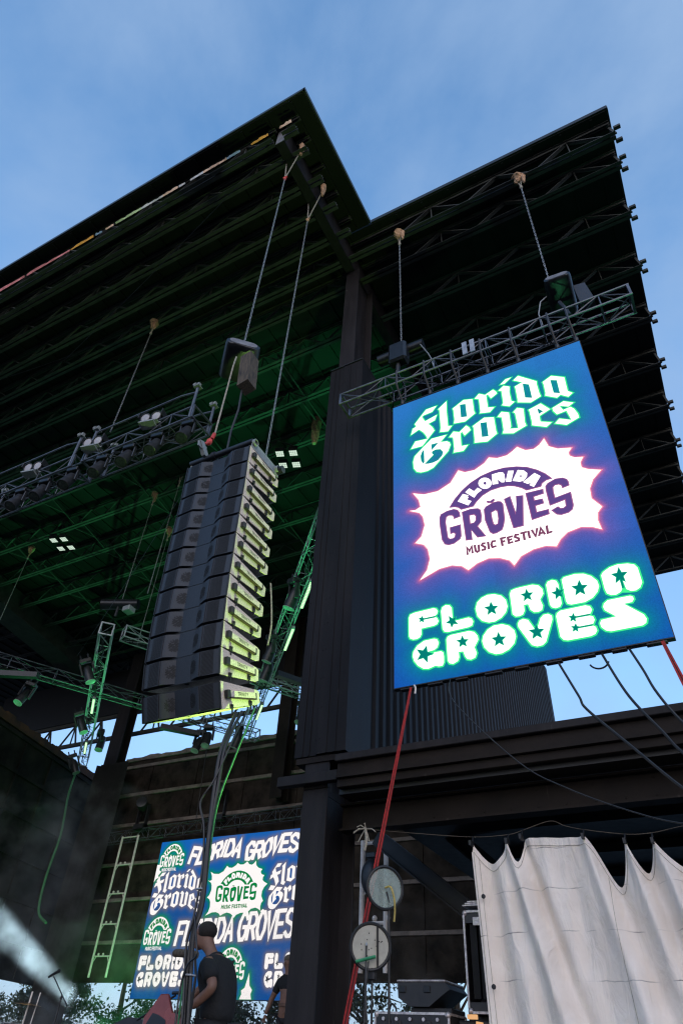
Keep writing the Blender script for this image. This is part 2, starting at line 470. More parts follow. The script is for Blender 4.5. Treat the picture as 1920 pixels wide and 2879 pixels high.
BUB = '''287,1288 315,1352 405,1370 755,1374 812,1347 837,1286 818,1236 769,1201 817,1158 841,1090 811,1036 753,1017 518,1014 519,907 491,853 433,829 362,834 305,865 284,915
891,1280 919,1351 985,1379 1054,1356 1092,1292 1093,1083 1144,1025 1371,1033 1422,1002 1448,936 1420,861 1355,844 988,837 927,861 900,924
1504,1171 1542,1285 1623,1357 1735,1390 1854,1373 1968,1312 2035,1210 2049,1078 2007,970 1920,888 1811,845 1707,849 1594,908 1524,1015
2110,1306 2138,1367 2199,1385 2287,1390 2503,1387 2597,1344 2648,1262 2652,1168 2585,1070 2611,948 2586,873 2524,849 2456,861 2402,920 2380,1032 2315,1037 2312,926 2275,862 2216,846 2154,855 2108,912
2714,1320 2751,1378 2823,1392 2887,1357 2910,1283 2907,1199 2903,913 2867,858 2798,849 2741,879 2716,937
2970,1351 3011,1390 3192,1403 3322,1372 3428,1296 3499,1184 3508,1075 3466,982 3377,894 3250,847 3040,854 2985,884 2969,945
3571,1263 3612,1318 3723,1378 3845,1397 3995,1372 4086,1325 4120,1252 4122,977 4074,895 4004,860 3932,868 3874,919 3857,1100 3832,954 3793,893 3716,859 3642,871 3588,917 3573,1001
343,516 356,601 430,703 559,770 742,771 796,747 823,675 796,593 732,552 621,544 632,470 708,475 730,514 853,509 892,479 901,399 895,288 865,238 798,238 745,262 622,231 527,250 433,325 366,425
956,704 983,756 1046,774 1357,776 1446,738 1498,653 1505,580 1429,456 1458,345 1425,269 1352,247 1289,269 1255,325 1229,421 1157,427 1160,331 1132,267 1051,233 986,255 956,310
1560,540 1588,633 1669,729 1778,779 1920,774 2028,717 2104,614 2117,498 2075,383 1978,295 1861,252 1761,257 1654,317 1581,422
2169,719 2199,768 2265,789 2343,749 2418,573 2463,570 2535,734 2590,784 2665,785 2719,736 2717,666 2563,302 2503,256 2416,252 2341,291 2303,360 2170,655
2777,706 2796,757 2856,793 3240,794 3306,762 3327,694 3294,633 3257,611 3320,572 3330,509 3296,449 3274,432 3323,390 3330,322 3293,271 3226,250 2883,253 2822,275 2781,344
3486,700 3510,756 3577,801 3903,796 3940,768 3942,721 3907,677 3792,676 4015,438 4038,359 4016,291 3961,261 3515,264 3447,294 3393,366 3388,435 3418,488 3632,496 3498,635'''
STARS = '''542,1253 551,1211 589,1196 556,1181 562,1138 533,1171 498,1160 513,1195 486,1231 524,1220
1066,913 1052,993 981,1020 1044,1049 1035,1131 1089,1068 1155,1090 1124,1022 1173,955 1101,976
1778,1228 1803,1139 1881,1123 1819,1077 1837,988 1774,1047 1708,1007 1730,1090 1670,1155 1749,1147
2391,1316 2413,1238 2479,1228 2426,1184 2442,1106 2388,1155 2332,1116 2351,1191 2299,1246 2366,1243
2873,1230 2901,1155 2966,1155 2918,1103 2939,1027 2882,1068 2830,1021 2843,1099 2788,1146 2854,1153
3234,1259 3252,1158 3333,1140 3262,1088 3273,989 3211,1054 3137,1010 3169,1103 3111,1177 3194,1168
3852,1328 3870,1228 3950,1215 3881,1158 3891,1059 3831,1121 3758,1072 3789,1168 3732,1238 3814,1234
601,654 607,542 705,488 608,465 605,357 539,452 438,438 494,521 434,623 537,577
1235,701 1259,630 1325,618 1274,579 1292,508 1236,554 1181,521 1198,589 1145,641 1212,636
1842,628 1867,542 1946,528 1883,481 1901,394 1837,450 1770,410 1793,492 1732,555 1812,549
2454,631 2477,541 2555,527 2489,479 2504,389 2442,447 2373,406 2399,490 2340,555 2421,549
3041,685 3046,637 3085,623 3048,603 3049,555 3022,590 2983,574 3003,616 2978,654 3018,645
3045,502 3050,455 3088,442 3052,422 3053,375 3026,409 2988,393 3007,434 2983,471 3022,462
567,1200 776,1196 775,1184 567,1188
3829,1116 3854,1113 3848,954 3831,954
3071,623 3272,620 3270,608 3070,614
3070,438 3275,436 3272,425 3069,429'''

# ---------------------------------------------------------------- ground and stage
H = 22.56          # underside of the roof joists
DECKZ = 1.15
m = MB()
m.box((-400, -300, -0.5), (400, 600, 0.0))
m.build('ground', M['ground'], kind='structure')
m = MB()
m.box((-36, 4.6, 0.01), (8, 31, DECKZ))
m.build('stage_deck', M['stagefloor'], kind='structure')

# ---------------------------------------------------------------- roof
roof = thing('stage_roof', 'huge flat black steel roof with open joists sheltering the whole stage', 'roof', (-6, 10, H))
ZD = 23.56


def decking(x0, x1, y0, y1):
    """ribbed sheet: thin deep ribs under a slab, ribs run front to back"""
    m = MB()
    m.box((x0, y0, ZD), (x1, y1, ZD + 0.16))
    x = x1 - 0.45
    while x > x0 + 0.2:
        m.box((x - 0.03, y0 + 0.05, ZD - 0.055), (x + 0.03, y1 - 0.05, ZD - 0.002))
        x -= 0.9
    return m


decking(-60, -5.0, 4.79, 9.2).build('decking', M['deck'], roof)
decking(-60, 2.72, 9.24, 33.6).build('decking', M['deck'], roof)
m = MB()      # thin folded edge trim along the free edges
m.box((-60, 4.74, ZD + .05), (-4.95, 4.785, ZD + 0.22))
m.box((-4.995, 4.74, ZD + .05), (-4.94, 9.2, ZD + 0.22))
m.build('edge_trim', M['black'], roof)
m = MB()
m.box((-4.93, 9.19, ZD + .05), (2.78, 9.235, ZD + 0.22))
m.box((2.725, 9.24, ZD + .05), (2.785, 33.6, ZD + 0.22))
m.build('edge_trim', M['black'], roof)


def joist(y, x0, x1, w=0.26, webs=True, step=1.9, endplate=False, wb=.075):
    m = MB()
    zt = ZD - 0.06
    for dy in (-w / 2, w / 2):     # bottom chord: a pair of angles with a slot between
        s = 1 if dy > 0 else -1
        m.box((x0, min(y + dy, y + dy - s * 0.105), H), (x1, max(y + dy, y + dy - s * 0.105), H + 0.018))
        m.box((x0, min(y + .022 * s, y + .04 * s), H + .02), (x1, max(y + .022 * s, y + .04 * s), H + 0.13))
    for dy in (-0.09, 0.02):
        m.box((x0, y + dy, zt), (x1, y + dy + 0.07, zt + 0.02))
        m.box((x0, y + dy + (0.05 if dy < 0 else 0.0), zt - 0.1), (x1, y + dy + (0.07 if dy < 0 else 0.02), zt))
    if webs:
        x = x1 - 0.15
        k = 0
        while x - step > x0:
            m.beam((x, y, H + .05), (x - step / 2, y, zt - .03), 0.035, wb, (0, 1, 0))
            m.beam((x - step / 2, y, zt - .03), (x - step, y, H + .05), 0.035, wb, (0, 1, 0))
            if k % 2 == 0:
                m.beam((x - step / 2, y + .005, H + .05), (x - step / 2, y + .005, zt - .05), 0.03, 0.05, (0, 1, 0))
            x -= step
            k += 1
    if endplate:
        for sy in (-1, 1):
            m.box((x1 - .02, y + sy * .19 - .05, H - .02), (x1 + .16, y + sy * .19 + .05, H + .09))
        m.beam((x1 + .02, y, H + .1), (x1 - .06, y + .1, zt), 0.07, 0.05, (0, 1, 0))
    return m


JY_FRONT = (5.3, 5.94, 6.85, 7.77, 8.7)
JY_BACK = (9.6, 10.5, 12.15, 14.15, 16.3, 18.5, 20.75, 23.0, 25.3, 27.6, 29.9, 32.3)
for y in JY_FRONT:
    joist(y, -40, -6.24).build('joist', M['roofsteel'], roof)
    joist(y, -5.89, -5.42, webs=False).build('joist_stub', M['roofsteel'], roof)
for y in JY_BACK:
    joist(y, -40, -6.24).build('joist', M['roofsteel'], roof)
    joist(y, -5.89, 2.72, endplate=True, step=2.2, wb=.115).build('joist', M['roofsteel'], roof)
m = MB()     # knee braces between joists, running front to back overhead
for x in (-10.5, -15.5, -20.5, -25.5, -30.5):
    for a, b in zip(JY_BACK[2:-1], JY_BACK[3:]):
        m.beam((x, a + .15, H + .1), (x - .35, b - .15, ZD - .15), 0.06, 0.06)
        m.beam((x - .1, a + .15, ZD - .15), (x + .25, b - .15, H + .1), 0.06, 0.06)
m.build('bridging', M['roofsteel'], roof)
m = MB()     # the deep box girder on the columns, its cut end facing out
m.bbox((-6.22, 5.4, H - .005), (-5.91, 29.6, H + 1.0), 0.012)
m.build('girder', M['steel'], roof)
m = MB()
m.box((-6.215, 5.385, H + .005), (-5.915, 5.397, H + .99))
m.build('girder_end', M['endplate'], roof)  # pale colour paints the sky light falling on the cut end
m = MB()
m.add([(-34.6, 13.5, H - .5), (-32.9, 13.5, H - .5), (-36.2, 29.6, H - .5), (-38.0, 29.6, H - .5), (-34.6, 13.5, ZD - .1), (-32.9, 13.5, ZD - .1), (-36.2, 29.6, ZD - .1), (-38.0, 29.6, ZD - .1)],
      [(0, 3, 2, 1), (4, 5, 6, 7), (0, 1, 5, 4), (1, 2, 6, 5), (2, 3, 7, 6), (3, 0, 4, 7)])
m.build('girder', M['roofsteel'], roof)
m = MB()     # rear lattice girder standing between roof and wall: chords and webs seen against the sky
for z in (17.6, 19.1):
    m.box((-46, 29.75, z), (-5.5, 29.95, z + 0.22))
x = -45.5
while x < -6:
    m.beam((x, 29.85, 17.8), (x + 1.0, 29.85, 19.1), 0.09, 0.09, (0, 1, 0))
    m.beam((x + 1.0, 29.85, 19.1), (x + 1.5, 29.85, 17.8), 0.09, 0.09, (0, 1, 0))
    m.beam((x + 1.0, 29.85, 19.1), (x + 1.0, 29.85, 17.8), 0.07, 0.07, (0, 1, 0))
    x += 2.4
m.build('lattice_girder', M['roofsteel'], roof)
m = MB()
m.box((-46, 29.7, 19.35), (-5.5, 30.0, H - .02))
m.build('rear_fascia', M['black'], roof)

# ---------------------------------------------------------------- front column with its boxed cladding
colm = thing('steel_column', 'tall dark H section steel column boxed in ribbed sheet, carrying the roof', 'column', (-6, 10.5, DECKZ))


def hcol(x0, x1, y0, y1, z0, z1, t=0.045):
    m = MB()
    m.bbox((x0, y0, z0), (x1, y0 + t, z1), 0.006)
    m.bbox((x0, y1 - t, z0), (x1, y1, z1), 0.006)
    xm = (x0 + x1) / 2
    m.box((xm - .02, y0 + t, z0), (xm + .02, y1 - t, z1))
    return m


hcol(-6.22, -5.74, 10.0, 11.08, DECKZ, 5.35).build('shaft', M['steel'], colm)
hcol(-6.22, -5.74, 10.0, 11.08, 5.36, H - 0.01).build('shaft', M['steel'], colm)
m = MB()      # cladding box: left strip, a raised pan in front, and the side
m.box((-6.42, 9.96, 5.92), (-5.98, 9.985, 17.16))
m.box((-5.985, 9.93, 5.93), (-5.965, 9.985, 17.16))
m.box((-5.965, 9.93, 5.93), (-5.42, 9.95, 17.13))
m.box((-6.44, 9.96, 5.92), (-6.42, 11.6, 17.16))
m.box((-5.42, 9.93, 5.93), (-5.395, 10.9, 17.13))
for x in (-6.3, -6.16, -5.8, -5.62):
    m.box((x, 9.945 if x < -6 else 9.918, 5.93), (x + .03, 9.96 if x < -6 else 9.93, 17.1))
m.build('cladding', M['clad'], colm)
m = MB()
m.box((-6.43, 9.93, 17.16), (-5.97, 9.97, 17.2))
m.box((-5.97, 9.9, 17.13), (-5.4, 9.94, 17.17))
m.box((-5.425, 9.94, 17.13), (-5.385, 10.9, 17.17))
m.build('cladding_cap', M['black'], colm)
m = MB()
z = 6.2
while z < 17:
    for x, y in ((-6.40, 9.96), (-6.02, 9.96), (-5.93, 9.93), (-5.47, 9.93)):
        m.tube([(x, y + .005, z), (x, y - .008, z)], .011, 6)
    z += .6
m.build('screw_row', M['clad'], colm)
m = MB()
m.box((-6.4, 9.97, 5.8), (-5.6, 10.9, 5.9))
m.build('cladding_base', M['brownsteel'], colm)

# ---------------------------------------------------------------- corrugated wall running back from the column
sw = thing('side_wall', 'dark corrugated metal side wall running back from the steel column', 'wall', (-5.4, 20, 5.7))
pts = []
y = 10.92
while y < 29.4:
    pts += [(-5.44, y), (-5.44, y + .12), (-5.385, y + .17), (-5.385, y + .29)]
    y += 0.34
m = MB()
top = []
for (x, y) in pts:
    top.append(17.0 if y < 29.0 else 17.0)
vs = [(x, y, 5.66) for x, y in pts] + [(x, y, t) for (x, y), t in zip(pts, top)]
n = len(pts)
m.add(vs, [(i, i + 1, i + 1 + n, i + n) for i in range(n - 1)])
vs2 = [(x - .012, y, z) for x, y, z in vs]
m.add(vs2, [(i + n, i + 1 + n, i + 1, i) for i in range(n - 1)])
m.build('corrugated_sheet', M['clad'], sw)
m = MB()
for z in (7.0, 10.2, 13.4, 16.6):
    m = MB()
    m.box((-5.66, 11.1, z), (-5.47, 29.3, z + .18))
    m.build('girt', M['roofsteel'], sw)
m = MB()
m.box((-5.7, 29.34, DECKZ), (-5.38, 29.7, 17.0))
m.build('end_post', M['steel'], sw)

# ---------------------------------------------------------------- header beams across the side bay
hb = thing('header_beam', 'heavy dark steel header beam with gutter across the opening beside the column', 'beam', (-2, 9.9, 4.6))
m = MB()
m.bbox((-6.66, 9.82, 5.40), (-5.47, 9.97, 5.57), 0.008)
m.build('cantilever_end', M['steel'], hb)
m = MB()
m.bbox((-5.465, 9.70, 5.66), (3.2, 9.99, 5.78), 0.01)
m.build('gutter', M['steel'], hb)
m = MB()
m.bbox((-5.46, 9.80, 5.45), (3.2, 9.97, 5.655), 0.006)
m.box((-5.46, 9.755, 5.405), (3.2, 9.97, 5.445))
m.build('fascia', M['brownsteel'], hb)
m = MB()
m.bbox((-5.47, 9.83, 5.27), (3.2, 9.96, 5.40), 0.006)
m.build('lower_flange', M['brownsteel'], hb)
m = MB()
x = -5.3
while x < 3:      # bolt heads along the flange and the crossbeam
    for y, z in ((9.80, 5.425), (10.495, 4.86), (10.495, 5.1)):
        m.tube([(x, y + .01, z), (x, y - .012, z)], .014, 6)
    x += .42
m.build('bolt_row', M['brownsteel'], hb)
m = MB()
m.bbox((-5.70, 10.5, 4.80), (3.2, 10.54, 5.16), 0.008)
m.box((-5.70, 10.40, 4.765), (3.2, 10.66, 4.797))
m.box((-5.70, 10.40, 5.163), (3.2, 10.66, 5.195))
m.build('crossbeam', M['brownsteel'], hb)

m = MB()
m.box((-5.5, 9.98, 5.2), (3.2, 10.39, 5.44))
m.build('soffit', M['black'], hb)

lowroof = thing('side_bay_ceiling', 'low black ceiling over the bay behind the canvas curtain', 'ceiling', (-1, 14, 5.2))
m = MB()
m.box((-4.0, 10.7, 5.22), (9, 19.5, 5.4))
for y in (12.2, 14.1, 16.0, 17.9):
    m.box((-4.0, y, 5.06), (9, y + .12, 5.21))
m.box((-5.37, 10.7, 5.24), (-4.0, 16.5, 5.39))
m.build('soffit', M['black'], lowroof)
m = MB()
m.box((0.4, 10.7, DECKZ), (9, 19.5, 5.05))
m.build('side_wall', M['black'], lowroof)
for (p, q, lab) in (((-6.25, 13, 5.2), (-4.45, 13, 3.87), 'wide dark diagonal steel brace sloping down from the column behind the white ladder'),
                    ((-5.15, 13.2, 5.55), (-3.9, 13.2, 4.47), 'thinner dark diagonal steel brace sloping down behind the corner of the curtain')):
    m = MB()
    p, q = Vector(p), Vector(q)
    e = p + (q - p) * 1.35
    m.beam(p, e, 0.3, 0.025, (0.6, 0, 0.8))
    m.beam(p + Vector((.0, 0, .17)), e + Vector((.0, 0, .17)), 0.05, 0.3, (0.6, 0, 0.8))
    m.beam(p + Vector((.0, 0, .34)), e + Vector((.0, 0, .34)), 0.3, 0.025, (0.6, 0, 0.8))
    o = m.build('diagonal_brace', M['black'])
    tag(o, lab, 'brace', 'diagonal braces behind the curtain')

# ---------------------------------------------------------------- back wall of the stage
bw = thing('back_wall', 'tall stained back wall of dark panels with pale rails behind the stage', 'wall', (-20, 29, 4.6))
m = MB()
m.box((-30.6, 29.0, 4.62), (-5.75, 29.25, 15.1))
m.build('panel', M['wall'], bw)
m = MB()
for z0, z1, d in ((14.98, 15.16, .12), (13.36, 13.54, .1), (11.7, 11.88, .1), (9.72, 9.88, .1), (8.02, 8.18, .1), (6.16, 6.32, .1)):
    m = MB()
    m.bbox((-30.6, 29.0 - d, z0), (-5.75, 28.998, z1), 0.01)
    m.build('rail', M['wallrail'], bw)
m = MB()
zr = [15.0, 13.36, 11.7, 9.72, 8.02, 6.16, 4.7]
x = -28.45
while x < -6:
    for a, b in zip(zr[1:], zr[:-1]):
        m.box((x - .05, 28.93, a + .19), (x + .05, 28.997, b - .012))
    x += 3.34
m.build('stile', M['wall'], bw)
rng = random.Random(4)
m = MB()
x = -30.6
prev = 15.7
ringpts = []
while x < -5.8:       # ragged capping along the top of the wall
    ringpts.append((x, 15.62 + rng.uniform(-.05, .07)))
    x += 0.3
for (xa, za), (xb, zb) in zip(ringpts[:-1], ringpts[1:]):
    m.add([(xa, 28.84, 15.4), (xb, 28.84, 15.4), (xb, 29.3, 15.4), (xa, 29.3, 15.4), (xa, 28.84, za), (xb, 28.84, zb), (xb, 29.3, zb), (xa, 29.3, za)],
          [(0, 1, 2, 3), (4, 7, 6, 5), (0, 4, 5, 1), (2, 6, 7, 3)])
m.build('coping', M['wallrail'], bw)
m = MB()
m.box((-30.6, 28.95, 15.17), (-5.75, 29.2, 15.4))
m.build('frieze', M['wall'], bw)

# ---------------------------------------------------------------- left wall, splayed
lw = thing('left_wall', 'long dark panelled side wall at the left with rusty capping', 'wall', (-31, 20, 4.6))
ld = Vector((-0.2535, 0.9673, 0))
ln = Vector((0.9673, 0.2535, 0))
p0 = Vector((-28.6, 7.5, 0))
LEN = 24.3


def lbox(m, s0, s1, n0, n1, z0, z1):
    q = [p0 + ld * s + ln * t for s, t in ((s0, n0), (s1, n0), (s1, n1), (s0, n1))]
    return m.add([(p.x, p.y, z0) for p in q] + [(p.x, p.y, z1) for p in q],
                 [(0, 1, 2, 3), (7, 6, 5, 4), (1, 0, 4, 5), (2, 1, 5, 6), (3, 2, 6, 7), (0, 3, 7, 4)])


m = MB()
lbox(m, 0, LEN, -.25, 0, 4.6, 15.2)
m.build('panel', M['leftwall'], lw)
m = MB()
for z in (14.9, 13.2, 11.4, 9.6, 7.8, 6.1):
    m = MB()
    lbox(m, 0, LEN, .002, .1, z, z + .2)
    m.build('rail', M['leftwall'], lw)
m = MB()
s = 0.8
while s < LEN:
    for a, b in zip((13.4, 11.6, 9.8, 8.0, 6.3, 4.7), (14.89, 13.19, 11.39, 9.59, 7.79, 6.09)):
        lbox(m, s - .05, s + .05, .002, .07, a, b)
    s += 2.6
m.build('stile', M['leftwall'], lw)
m = MB()
s = 0
rng = random.Random(9)
while s < LEN:
    lbox(m, s, s + .4, -.3, .12, 15.2, 15.62 + rng.uniform(-.06, .06))
    s += .4
m.build('coping', M['rust'], lw)

# ---------------------------------------------------------------- rear columns
m = hcol(-31.75, -30.75, 28.2, 28.9, DECKZ, H - .02, 0.05)
rc = m.build('rear_column', M['steel'])
tag(rc, 'dark steel rear column in the corner where the left and back walls meet', 'column')
m = hcol(-19.3, -18.6, 27.9, 28.6, 11.9, H - .02, 0.05)
rc = m.build('rear_column', M['brownsteel'])
tag(rc, 'brownish rear column in front of the back wall beside the clad front column', 'column')
m = MB()
for k in range(7):
    x = -31.9 + k * 0.36
    m.add([(x, 27.9, DECKZ), (x + .18, 27.7, DECKZ), (x + .36, 27.9, DECKZ), (x, 27.9, 15.0), (x + .18, 27.72, 15.0), (x + .36, 27.9, 15.0)],
          [(0, 1, 4, 3), (1, 2, 5, 4)])
o = m.build('stage_drape', M['dark'])
tag(o, 'tall black drape hanging in the rear left corner of the stage', 'drape')

# ---------------------------------------------------------------- trees behind the stage, seen under the back wall


def leafmat(name, c):
    m = mat(name, c, 0.6, 0, 0.5, 1.5)
    return m


LEAF = [leafmat('leaf_green', (0.05, 0.09, 0.03)), leafmat('leaf_dark_green', (0.03, 0.06, 0.022)), leafmat('leaf_olive', (0.07, 0.085, 0.03))]


def tree(name, label, x, y, h, r, seed, lm, n=2600, z0=1.0):
    rng = random.Random(seed)
    t = thing(name, label, 'tree', (x, y, 0), 'trees behind the stage')
    m = MB()
    m.tube([(x, y, 0), (x + .15, y, h * .25), (x - .1, y + .1, h * .55), (x, y, h * .8)], 0.28, 8, 0.08)
    limbs = []
    for k in range(11):
        a = rng.uniform(0, 2 * PI)
        zb = h * rng.uniform(.14, .7)
        ln_ = r * rng.uniform(.6, 1.0)
        e = Vector((x + math.cos(a) * ln_, y + math.sin(a) * ln_, zb + rng.uniform(-.02, .2) * h))
        m.tube([(x, y, zb), ((x + e.x) / 2, (y + e.y) / 2, (zb + e.z) / 2 + .2), e], 0.09, 5, 0.02)
        limbs.append(e)
        limbs.append(Vector((x, y, zb)).lerp(e, .6))
    m.build('trunk', M['bark'], t)
    m = MB()
    cl = []
    for e in limbs:
        for k in range(3):
            cl.append((e + Vector((rng.gauss(0, .6), rng.gauss(0, .6), rng.gauss(0, .55))), rng.uniform(.35, .9)))
    for i in range(n):
        c, rr = rng.choice(cl)
        d = Vector((rng.gauss(0, 1), rng.gauss(0, 1), rng.gauss(0, .8))) * rr * .55
        p = c + d
        if p.z < z0:
            continue
        s = rng.uniform(.06, .14)
        u = Vector((rng.gauss(0, 1), rng.gauss(0, 1), rng.gauss(0, 1))).normalized()
        v = u.cross(Vector((rng.gauss(0, 1), rng.gauss(0, 1), rng.gauss(0, 1)))).normalized()
        m.add([p - u * s, p + v * s * .55, p + u * s, p - v * s * .55], [(0, 1, 2, 3)])
    m.build('crown', lm, t)
    return t


tree('broadleaf_tree', 'leafy tree behind the stage at the far left under the side wall', -47.5, 42, 9.5, 3.6, 1, LEAF[0], 9120)
tree('broadleaf_tree', 'dense dark tree behind the stage beside the cymbal stand', -43.0, 40, 9.0, 3.4, 2, LEAF[1], 9120)
tree('broadleaf_tree', 'loose tree with sky gaps behind the stage below the leaning white ladder', -37.3, 40, 9.5, 3.6, 3, LEAF[0], 7410)
tree('broadleaf_tree', 'dark tree behind the stage just left of the guitarist', -31.8, 41, 9.0, 3.4, 5, LEAF[1], 8550)
tree('broadleaf_tree', 'tree behind the stage between the guitarist and the second man', -26.5, 41, 9.0, 3.2, 8, LEAF[1], 7980)
tree('broadleaf_tree', 'thin tree behind the two round discs beside the red strap', -19.8, 40, 8.5, 2.3, 11, LEAF[2], 4845)
tree('broadleaf_tree', 'sparse tree with hanging branches above the black equipment case', -15.3, 42, 12.5, 2.4, 12, LEAF[1], 3135, 5.6)

# ---------------------------------------------------------------- video screens


def parse(block):
    out = []
    for line in block.strip().split('\n'):
        out.append([[tuple(float(c) / 1000 for c in p.split(',')) for p in part.split()] for part in line.split('|')])
    return out


S_BLACK, S_BURST, S_ARCH, S_ARCHL, S_GROVES, S_BUB, S_STARS = [parse(b) for b in (BLACK, BURST, ARCH, ARCHL, GROVES, BUB, STARS)]
S_MUSIC = [s[0] for s in parse(MUSIC)]

# single stroke capitals for the smaller lettering
STROKES = {
    'A': [[(0, 0), (.5, 1), (1, 0)], [(.2, .36), (.8, .36)]], 'D': [[(0, 0), (0, 1), (.6, 1), (1, .7), (1, .3), (.6, 0), (0, 0)]],
    'E': [[(1, 1), (0, 1), (0, 0), (1, 0)], [(0, .5), (.8, .5)]], 'F': [[(1, 1), (0, 1), (0, 0)], [(0, .52), (.8, .52)]],
    'G': [[(1, .8), (.7, 1), (.3, 1), (0, .7), (0, .3), (.3, 0), (.75, 0), (1, .2), (1, .48), (.55, .48)]], 'I': [[(.5, 0), (.5, 1)]],
    'L': [[(0, 1), (0, 0), (1, 0)]], 'M': [[(0, 0), (0, 1), (.5, .4), (1, 1), (1, 0)]], 'N': [[(0, 0), (0, 1), (1, 0), (1, 1)]],
    'O': [[(.3, 0), (0, .3), (0, .7), (.3, 1), (.7, 1), (1, .7), (1, .3), (.7, 0), (.3, 0)]],
    'R': [[(0, 0), (0, 1), (.7, 1), (1, .82), (1, .6), (.7, .46), (0, .46)], [(.5, .46), (1, 0)]],
    'S': [[(1, .85), (.7, 1), (.3, 1), (0, .8), (.1, .58), (.9, .42), (1, .2), (.7, 0), (.3, 0), (0, .15)]], 'T': [[(0, 1), (1, 1)], [(.5, 1), (.5, 0)]],
    'U': [[(0, 1), (0, .3), (.3, 0), (.7, 0), (1, .3), (1, 1)]], 'V': [[(0, 1), (.5, 0), (1, 1)]], 'Y': [[(0, 1), (.5, .5), (1, 1)], [(.5, .5), (.5, 0)]],
    'C': [[(1, .8), (.7, 1), (.3, 1), (0, .7), (0, .3), (.3, 0), (.7, 0), (1, .2)]],
}


def ribbon(pts, w):
    """a flat stroke of width w along pts, mitred: list of quads (as 2D points)"""
    n = len(pts)
    lft, rgt = [], []
    for i in range(n):
        a = Vector(pts[max(i - 1, 0)])
        b = Vector(pts[i])
        c = Vector(pts[min(i + 1, n - 1)])
        d1 = (b - a).normalized() if i > 0 else (c - b).normalized()
        d2 = (c - b).normalized() if i < n - 1 else d1
        t = d1 + d2
        t = t.normalized() if t.length > .2 else d1
        nn = Vector((-t.y, t.x))
        k = w / 2 / max(0.45, abs(nn.dot(Vector((-d1.y, d1.x)))))
        e = Vector((0, 0))
        if i == 0:
            e = -d1 * w * .3
        if i == n - 1:
            e = d1 * w * .3
        lft.append(b + nn * k + e)
        rgt.append(b - nn * k + e)
    return [(lft[i], lft[i + 1], rgt[i + 1], rgt[i]) for i in range(n - 1)]


def words(txt, x, y, lw, lh, gap, sw, fn=None):
    """quads of a line of stroke letters; fn bends the result"""
    out = []
    for ch in txt:
        if ch == ' ':
            x += lw * .6
            continue
        w = lw * (.45 if ch == 'I' else 1)
        for st in STROKES[ch]:
            p = [(x + px * w, y + py * lh) for px, py in st]
            for q in ribbon(p, sw):
                out.append([fn(v.x, v.y) if fn else (v.x, v.y) for v in q])
        x += w + gap
    return out, x


class Face:
    """flat shapes laid on a screen face: X0, Z0 lower left corner, y the plane"""

    def __init__(s, x0, z0):
        s.x0, s.z0 = x0, z0
        s.layers = {}

    def layer(s, k):
        return s.layers.setdefault(k, MB())

    def poly(s, k, rings, y, fn):
        P = [[fn(*p) for p in r] for r in rings]
        tri = tessellate_polygon([[Vector((p[0], p[1], 0)) for p in r] for r in P])
        flat = [p for r in P for p in r]
        vs = [(s.x0 + p[0], y, s.z0 + p[1]) for p in flat]
        fs = []
        for t in tri:
            a, b, c = [Vector(flat[i]) for i in t]
            ar = (b - a).cross(c - a) if hasattr((b - a), 'cross') else 0
            ar = (b.x - a.x) * (c.y - a.y) - (b.y - a.y) * (c.x - a.x)
            fs.append(tuple(t) if ar > 0 else tuple(t[::-1]))
        s.layer(k).add(vs, fs)

    def quads(s, k, qs, y, fn=lambda a, b: (a, b)):
        for q in qs:
            P = [fn(*p) for p in q]
            a, b, c = P[0], P[1], P[2]
            ar = (b[0] - a[0]) * (c[1] - a[1]) - (b[1] - a[1]) * (c[0] - a[0])
            if ar < 0:
                P = P[::-1]
            s.layer(k).add([(s.x0 + p[0], y, s.z0 + p[1]) for p in P], [(0, 1, 2, 3)])


def grow(ring, d):
    """ring pushed outwards by d (mitred, clipped)"""
    n = len(ring)
    area = sum(ring[i][0] * ring[(i + 1) % n][1] - ring[(i + 1) % n][0] * ring[i][1] for i in range(n))
    sg = 1 if area > 0 else -1
    out = []
    for i in range(n):
        a, b, c = Vector(ring[i - 1]), Vector(ring[i]), Vector(ring[(i + 1) % n])
        d1 = (b - a).normalized()
        d2 = (c - b).normalized()
        n1 = Vector((d1.y, -d1.x)) * sg
        n2 = Vector((d2.y, -d2.x)) * sg
        t = n1 + n2
        t = t.normalized() if t.length > .3 else n1
        k = min(1.8, 1 / max(.3, t.dot(n1)))
        out.append(tuple(b + t * d * k))
    return out


def seg_dist(px, pz, rings):
    """distance of every grid point to the outlines"""
    best = np.full(px.shape, 1e9)
    for r in rings:
        n = len(r)
        for i in range(n):
            ax, az = r[i]
            bx, bz = r[(i + 1) % n]
            dx, dz = bx - ax, bz - az
            l2 = dx * dx + dz * dz + 1e-12
            t = np.clip(((px - ax) * dx + (pz - az) * dz) / l2, 0, 1)
            dd = (px - ax - t * dx) ** 2 + (pz - az - t * dz) ** 2
            np.minimum(best, dd, out=best)
    return np.sqrt(best)


